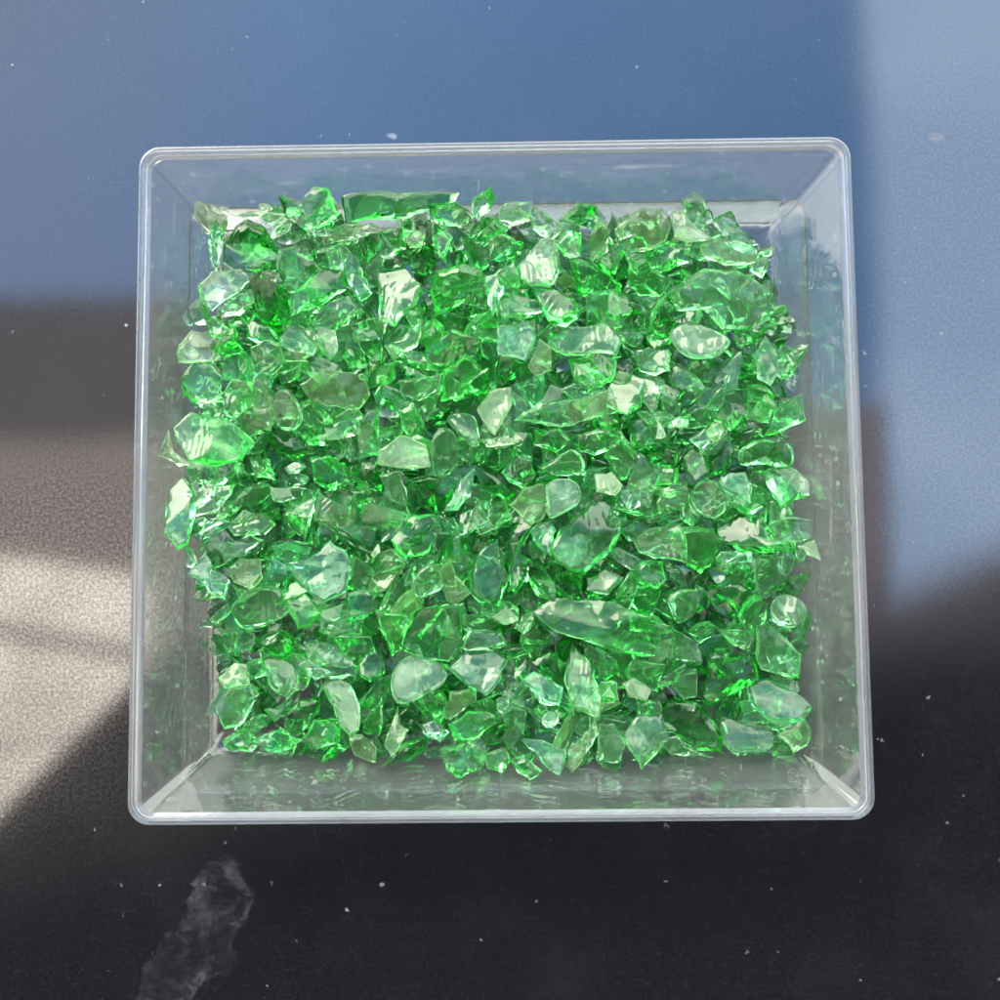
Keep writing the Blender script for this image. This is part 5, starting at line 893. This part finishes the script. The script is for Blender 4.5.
def hero(i, cls, outline):
    r = np.random.RandomState(3000 + i)
    (cx, cy), A = centroid_area(outline)
    outline = [(cx + (x - cx) * 1.07, cy + (y - cy) * 1.07) for x, y in outline]
    size = math.sqrt(A)
    n = np.array([0, 0, 1.0]); z = 12.0
    for it in range(3):                                # rest on the pile
        c = hit(cx, cy, np.array([0, 0, z]), n)
        poly = np.array([hit(x, y, c, n)[:2] for x, y in outline])
        k = inside(poly, CX, CY)
        if k.sum() < 4: k = (CX - c[0]) ** 2 + (CY - c[1]) ** 2 < 4
        z = np.percentile(hm[k], 62)
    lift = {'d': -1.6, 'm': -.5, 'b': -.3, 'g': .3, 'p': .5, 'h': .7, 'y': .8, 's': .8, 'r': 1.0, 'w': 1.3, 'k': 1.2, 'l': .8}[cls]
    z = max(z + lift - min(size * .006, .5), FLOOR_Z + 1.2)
    for it in range(30):
        q = np.array([hit(x, y, np.array([0, 0, z]), np.array([0, 0, 1.0]))[:2] for x, y in outline])
        lim = 9.6 - .687 * (z - .5 - 2.9)
        if (np.abs(q[:, 0]) < 60 - lim - .15).all() and (np.abs(q[:, 1]) < 56.32 - lim - .15).all() or z > 13.5: break
        z += .3
    c = hit(cx, cy, np.array([0, 0, z]), n)
    to_cam = CAM_P - c; to_cam /= np.linalg.norm(to_cam)
    if cls in 'skw' or (cls in 'ph' and r.rand() < .35):
        tv = np.array([r.uniform(-.35, .35), r.uniform(.42, 1.1), 1]); tv /= np.linalg.norm(tv)
    elif cls == 'd':
        tv = np.array([r.uniform(-.5, .5), r.uniform(-1.0, .1), 1]); tv /= np.linalg.norm(tv)
    else:
        tv = np.array([r.uniform(-.8, .8), r.uniform(-.7, .9), 1]); tv /= np.linalg.norm(tv)
    n = tv + to_cam; n /= np.linalg.norm(n)
    # outline with broken, slightly uneven edges
    O = np.asarray(outline, float); m = len(O); pts = []
    for a in range(m):
        p0, p1 = O[a], O[(a + 1) % m]; L = np.linalg.norm(p1 - p0); q = max(2, int(L / 6))
        nor = np.array([p1[1] - p0[1], p0[0] - p1[0]]) / (L + 1e-6)
        bow = r.normal() * L * .035
        for b in range(q):
            s = b / q
            pts.append(p0 + (p1 - p0) * s + nor * (bow * math.sin(math.pi * s) + (r.normal() * .55 if b else 0)))
    pts = np.array(pts)
    rd = 1 if cls not in 'hkgr' else 2
    for _ in range(rd if cls in 'kgr' else 0): pts = .25 * np.roll(pts, 1, 0) + .5 * pts + .25 * np.roll(pts, -1, 0)
    W3 = np.array([hit(x, y, c, n) for x, y in pts])
    e1 = np.cross([0, 1.0, 0], n); e1 /= np.linalg.norm(e1); e2 = np.cross(n, e1)
    L2 = np.stack([(W3 - c) @ e1, (W3 - c) @ e2], 1)
    mm = math.sqrt(abs(centroid_area(L2)[1]))
    if abs(centroid_area(L2)[1]) and ((L2[:, 0] * np.roll(L2[:, 1], -1) - np.roll(L2[:, 0], -1) * L2[:, 1]).sum() < 0): L2 = L2[::-1]
    t_ = {'d': 3.4, 'm': 2.6, 'p': 1.7, 'y': 1.7, 's': 1.9, 'b': 2.3, 'g': 1.9, 'w': 1.3, 'k': 1.9, 'h': 2.3, 'l': 2.8, 'r': 1.9}[cls] * r.uniform(.8, 1.2)
    t_ = min(t_, .62 * mm)
    R_ = np.linalg.norm(L2, axis=1)
    N = len(L2); ringsT = [.95, .86, .72, .54, .34, .16]; ringsB = [.94, .82, .64, .42, .2]
    flat = cls in 'skwg'
    def planes(cnt, lo, hi):
        out = []
        for q in range(cnt):
            a = r.uniform(0, 2 * math.pi); s = r.uniform(lo, hi) * min(1.0, 1.3 * t_ / R_.max())
            out.append((math.cos(a) * s, math.sin(a) * s, r.uniform(.38, .6) * t_))
        return out
    PT = planes(2 if flat else r.randint(1, 4), .0 if flat else .08, .14 if flat else .6); PB = planes(r.randint(2, 5), .15, .8)
    if cls == 'l': PT = [(.04, -.30, .62 * t_), (-.10, .22, .60 * t_), (.14, .05, .75 * t_)]
    if flat: PT[0] = (0, 0, .42 * t_)
    ph = r.uniform(0, 6, 4); kx = r.uniform(.5, 1.3, 4)
    ed = .12 * t_ * np.sin(np.arange(N) * 2 * math.pi / N * r.randint(1, 4) + ph[0])
    def surf(Q, d, pl, sgn):
        h = np.min([a * Q[:, 0] + b * Q[:, 1] + c_ for a, b, c_ in pl], 0)
        h = h + .05 * t_ * np.sin(Q[:, 0] * kx[0] + ph[1]) * np.sin(Q[:, 1] * kx[1] + ph[2]) * (0.3 if flat or cls in 'lh' else 1.2)
        rise = .10 * t_ + d * (1.5 if sgn > 0 else 1.1)
        return sgn * np.minimum(np.maximum(h, .05 * t_), rise)
    V_ = [np.column_stack([L2, ed])]
    for s in ringsT:
        Q = L2 * s; z_ = surf(Q, R_ * (1 - s) * .8, PT, 1); V_.append(np.column_stack([Q, z_ + ed * s]))
    shift = r.normal(size=2) * .04 * mm
    for s in ringsB:
        Q = L2 * s + shift * (1 - s); z_ = surf(Q, R_ * (1 - s) * .8, PB, -1); V_.append(np.column_stack([Q, z_ + ed * s]))
    V_.append(np.array([[0, 0, surf(np.zeros((1, 2)), np.array([9.0]), PT, 1)[0]]])); V_.append(np.array([[shift[0], shift[1], surf(shift[None], np.array([9.0]), PB, -1)[0]]]))
    V_ = np.concatenate(V_); nT = len(ringsT); nB = len(ringsB); F = []
    def band(a, b, up):
        for k in range(N):
            k2 = (k + 1) % N
            f = [(a * N + k, a * N + k2, b * N + k2), (a * N + k, b * N + k2, b * N + k)]
            F.extend(f if up else [x[::-1] for x in f])
    tops = [0] + list(range(1, nT + 1)); bots = [0] + list(range(nT + 1, nT + nB + 1)); apex = (nT + nB + 1) * N
    for a, b in zip(tops, tops[1:]): band(a, b, True)
    for a, b in zip(bots, bots[1:]): band(a, b, False)
    for k in range(N):
        F.append((tops[-1] * N + k, tops[-1] * N + (k + 1) % N, apex)); F.append((bots[-1] * N + (k + 1) % N, bots[-1] * N + k, apex + 1))
    B = np.stack([e1, e2, n], 1)                        # local -> world
    return dict(cls=cls, V=V_, F=np.array(F, np.int32), B=B, c=c, n=n, t=t_, px=(cx, cy), A=A, outline=outline, W=V_ @ B.T + c, r=r)
heroes = [hero(i, c, o) for i, (c, o) in enumerate(HEROES)]

# chips that would poke through a hand-placed shard are taken off the pile
fp = np.array([f['px'] for f in fill]); ft = np.array([f['top'] for f in fill])
for h in heroes:
    O = np.asarray(h['outline'], float); O = O.mean(0) + (O - O.mean(0)) * 1.22
    k = inside(O, fp[:, 0], fp[:, 1]) & (ft > h['c'][2] - .5 * h['t'])
    for j in np.nonzero(k)[0]: fill[j]['on'] = False
fill = [f for f in fill if f['on']]
# what shows from above: own top surface per cell
hm2 = np.full((GN, GN), FLOOR_Z - .5); own = np.full((GN, GN), -1)
for i, h in enumerate(heroes): splat(h['W'], hm2, own, 100000 + i)
for i, f in enumerate(fill): splat(f['P'], hm2, own, i)
ids, cnt = np.unique(own[own >= 0], return_counts=True); seen = {int(a): int(b) for a, b in zip(ids, cnt)}
order = sorted((i for i in range(len(fill)) if seen.get(i, 0) > 2), key=lambda i: -seen[i])
single = order[:max(0, 298 - len(heroes))]
SHAPES = ['flake', 'flake', 'splinter', 'chunk', 'wedge']
rr = np.random.RandomState(77)
for i, f in enumerate(fill): f['cls'] = rr.choice(list('dddmm') if f['top'] < 6.5 else list('mmmmbppppydhs'))  # low chips get darker glass, painting the heap's shaded depth into colour

GROUP = 'green glass shards heaped in the tray'
recs = []
for h in heroes:
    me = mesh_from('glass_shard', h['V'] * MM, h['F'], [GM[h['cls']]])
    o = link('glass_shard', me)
    M4 = Matrix.Identity(4)
    for a in range(3):
        for b in range(3): M4[a][b] = h['B'][a, b]
        M4[a][3] = h['c'][a] * MM
    o.matrix_world = M4
    O = np.asarray(h['outline'], float); q = O - O.mean(0); ev = np.sqrt(np.linalg.eigvalsh(q.T @ q / len(q))); asp = ev[1] / max(ev[0], 1e-3)
    nv = len(O)
    shape = 'splinter' if asp > 2.3 else 'wedge' if nv == 4 and asp > 1.3 else 'angular flake' if nv <= 5 else 'rounded chip' if (nv >= 8 and asp < 1.6) else 'oblong chip' if asp > 1.5 else 'chip'
    recs.append([o, h['cls'], shape, h['A'], h['px']])
LM = {}
for i in single:
    f = fill[i]
    key = (f['k'], f['cls'])
    if key not in LM: LM[key] = mesh_from('glass_shard', LIB[f['k']][0] * MM, LIB[f['k']][1], [GM[f['cls']]])
    o = link('glass_shard', LM[key]); o.location = f['pos'] * MM; o.rotation_mode = 'QUATERNION'; o.rotation_quaternion = f['q']; o.scale = (f['sc'],) * 3
    recs.append([o, f['cls'], SHAPES[f['k'] % 5], seen[i] * 30.0, tuple(f['px'])])
# everything deeper in the heap
VV, FF, MI = [], [], []; base = 0
ss = set(single); mats = list('mbpydhs')
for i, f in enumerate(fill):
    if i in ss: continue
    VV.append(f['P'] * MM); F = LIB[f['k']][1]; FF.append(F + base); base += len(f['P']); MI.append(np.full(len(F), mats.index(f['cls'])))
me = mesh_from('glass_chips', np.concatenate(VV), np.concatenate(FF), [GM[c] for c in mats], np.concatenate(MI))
tag(link('glass_chips', me), 'mass of small green glass chips filling the heap between and under the larger shards', 'glass chips', None, 'stuff')

# ---------------------------------------------------------------- labels
LAND = [((400, 208), 'long dark slab at the back edge', 'long dark slab'), ((700, 339), 'shining pale blue-white chip with a creased face', 'shining blue-white chip'),
        ((319, 573), 'broad flat bluish flake, the largest on the left side of the heap', 'broad bluish flake'), ((175, 513), 'wavy clear green lobe hanging out at the left edge', 'wavy lobe'),
        ((585, 536), 'big clear green heart-shaped flake in the middle of the heap', 'big heart-shaped flake'), ((489, 580), 'clear green teardrop-shaped chip in the middle of the heap', 'teardrop chip'),
        ((620, 632), 'longest curved green splinter, lying across the lower middle', 'long curved splinter'), ((405, 455), 'bright whitish flake with a slanting top, left of centre', 'bright whitish flake'),
        ((495, 405), 'bright fang-shaped chip pointing down, above centre', 'fang-shaped chip'), ((736, 487), 'small flat bluish triangular flake near the right edge', 'bluish triangular flake'),
        ((790, 613), 'clear chip with white shell-like ribs at the right edge', 'white-ribbed chip'), ((695, 550), 'bright green chip tapering to a point below', 'bright pointed chip'),
        ((418, 678), 'clear domed chip with a bright bluish face, lower left of centre', 'domed chip'), ((478, 671), 'flat bluish five-sided flake in the lower middle', 'five-sided flake'),
        ((583, 682), 'tall clear wedge standing in the lower middle', 'tall clear wedge'), ((778, 699), 'large glinting bluish block in the lower right corner', 'large glinting block'),
        ((355, 277), 'pale blue upright strip near the top left', 'pale blue strip'), ((318, 209), 'tooth-shaped green chip standing up at the back edge', 'tooth-shaped chip'),
        ((203, 346), 'pale yellow rounded lobe at the left edge', 'pale yellow lobe'), ((810, 548), 'pointed pale tip sticking out furthest to the right', 'pale pointed tip'),
        ((209, 577), 'small bluish star-shaped chip at the left edge', 'bluish star-shaped chip'), ((336, 388), 'wide yellowish fan-shaped chip in the upper left', 'yellowish fan chip'),
        ((692, 729), 'dark slanting slab near the front edge', 'dark slanting slab'), ((237, 706), 'clear leaf-shaped chip in the lower left corner', 'leaf-shaped chip'),
        ((582, 345), 'wide pale rippled chip in the upper middle', 'wide rippled chip')]
left = list(range(len(recs))); used = set(); lm = []
for (x, y), lab, short in LAND:
    j = min((j for j in left[:len(heroes)] if j not in used), key=lambda j: math.hypot(recs[j][4][0] - x, recs[j][4][1] - y))
    used.add(j); lm.append((recs[j][4], short)); tag(recs[j][0], lab, 'glass shard', GROUP)
def where(p, q):
    dx, dy = p[0] - q[0], p[1] - q[1]; a, b = abs(dx), abs(dy)
    v = 'above' if dy < 0 else 'below'; s = 'left of' if dx < 0 else 'right of'
    return v if b > 2.2 * a else s if a > 2.2 * b else v + ' and ' + s
def size_word(A): return 'tiny' if A < 230 else 'small' if A < 520 else 'medium' if A < 1100 else 'large'
labels = set(); rest = [j for j in range(len(recs)) if j not in used]
for j in sorted(rest, key=lambda j: -recs[j][3]):
    o, c, shape, A, p = recs[j]
    near = sorted(lm, key=lambda q: math.hypot(q[0][0] - p[0], q[0][1] - p[1]))
    head = '%s %s %s' % (size_word(A), WORDS[c], shape)
    cands = ['%s %s the %s' % (head, where(p, near[0][0]), near[0][1])]
    cands += ['%s between the %s and the %s' % (head, near[0][1], near[k][1]) for k in (1, 2, 3)
              if np.dot(np.subtract(near[0][0], p), np.subtract(near[k][0], p)) < 0]
    cands += ['%s %s the %s, %s the %s' % (head, where(p, near[0][0]), near[0][1], where(p, near[k][0]), near[k][1]) for k in (1, 2, 3, 4)]
    cands = [x for x in cands if len(x.split()) <= 16]
    lab = next((x for x in cands if x not in labels), cands[0])
    labels.add(lab); tag(o, lab, 'glass shard', GROUP)
print('shards', len(recs), 'distinct labels', len({r_[0]['label'] for r_ in recs}), 'chips left', len(fill) - len(single), 'cells', len(order), 'heap top', max(ft), np.percentile(hm[hm > 3], [10, 50, 90]))

# ---------------------------------------------------------------- render settings
scene.render.engine = 'CYCLES'
c = scene.cycles
c.max_bounces = 20; c.transmission_bounces = 18; c.glossy_bounces = 6; c.diffuse_bounces = 2; c.transparent_max_bounces = 8; c.volume_bounces = 0
c.caustics_refractive = True; c.caustics_reflective = True; c.blur_glossy = .15
c.sample_clamp_indirect = 5.0; c.sample_clamp_direct = 0
c.use_adaptive_sampling = True; c.adaptive_threshold = .04
c.use_denoising = True; c.denoiser = 'OPENIMAGEDENOISE'; c.denoising_input_passes = 'RGB_ALBEDO_NORMAL'
scene.view_settings.view_transform = 'Standard'; scene.view_settings.look = 'None'; scene.view_settings.exposure = 0; scene.view_settings.gamma = 1
scene.render.film_transparent = False
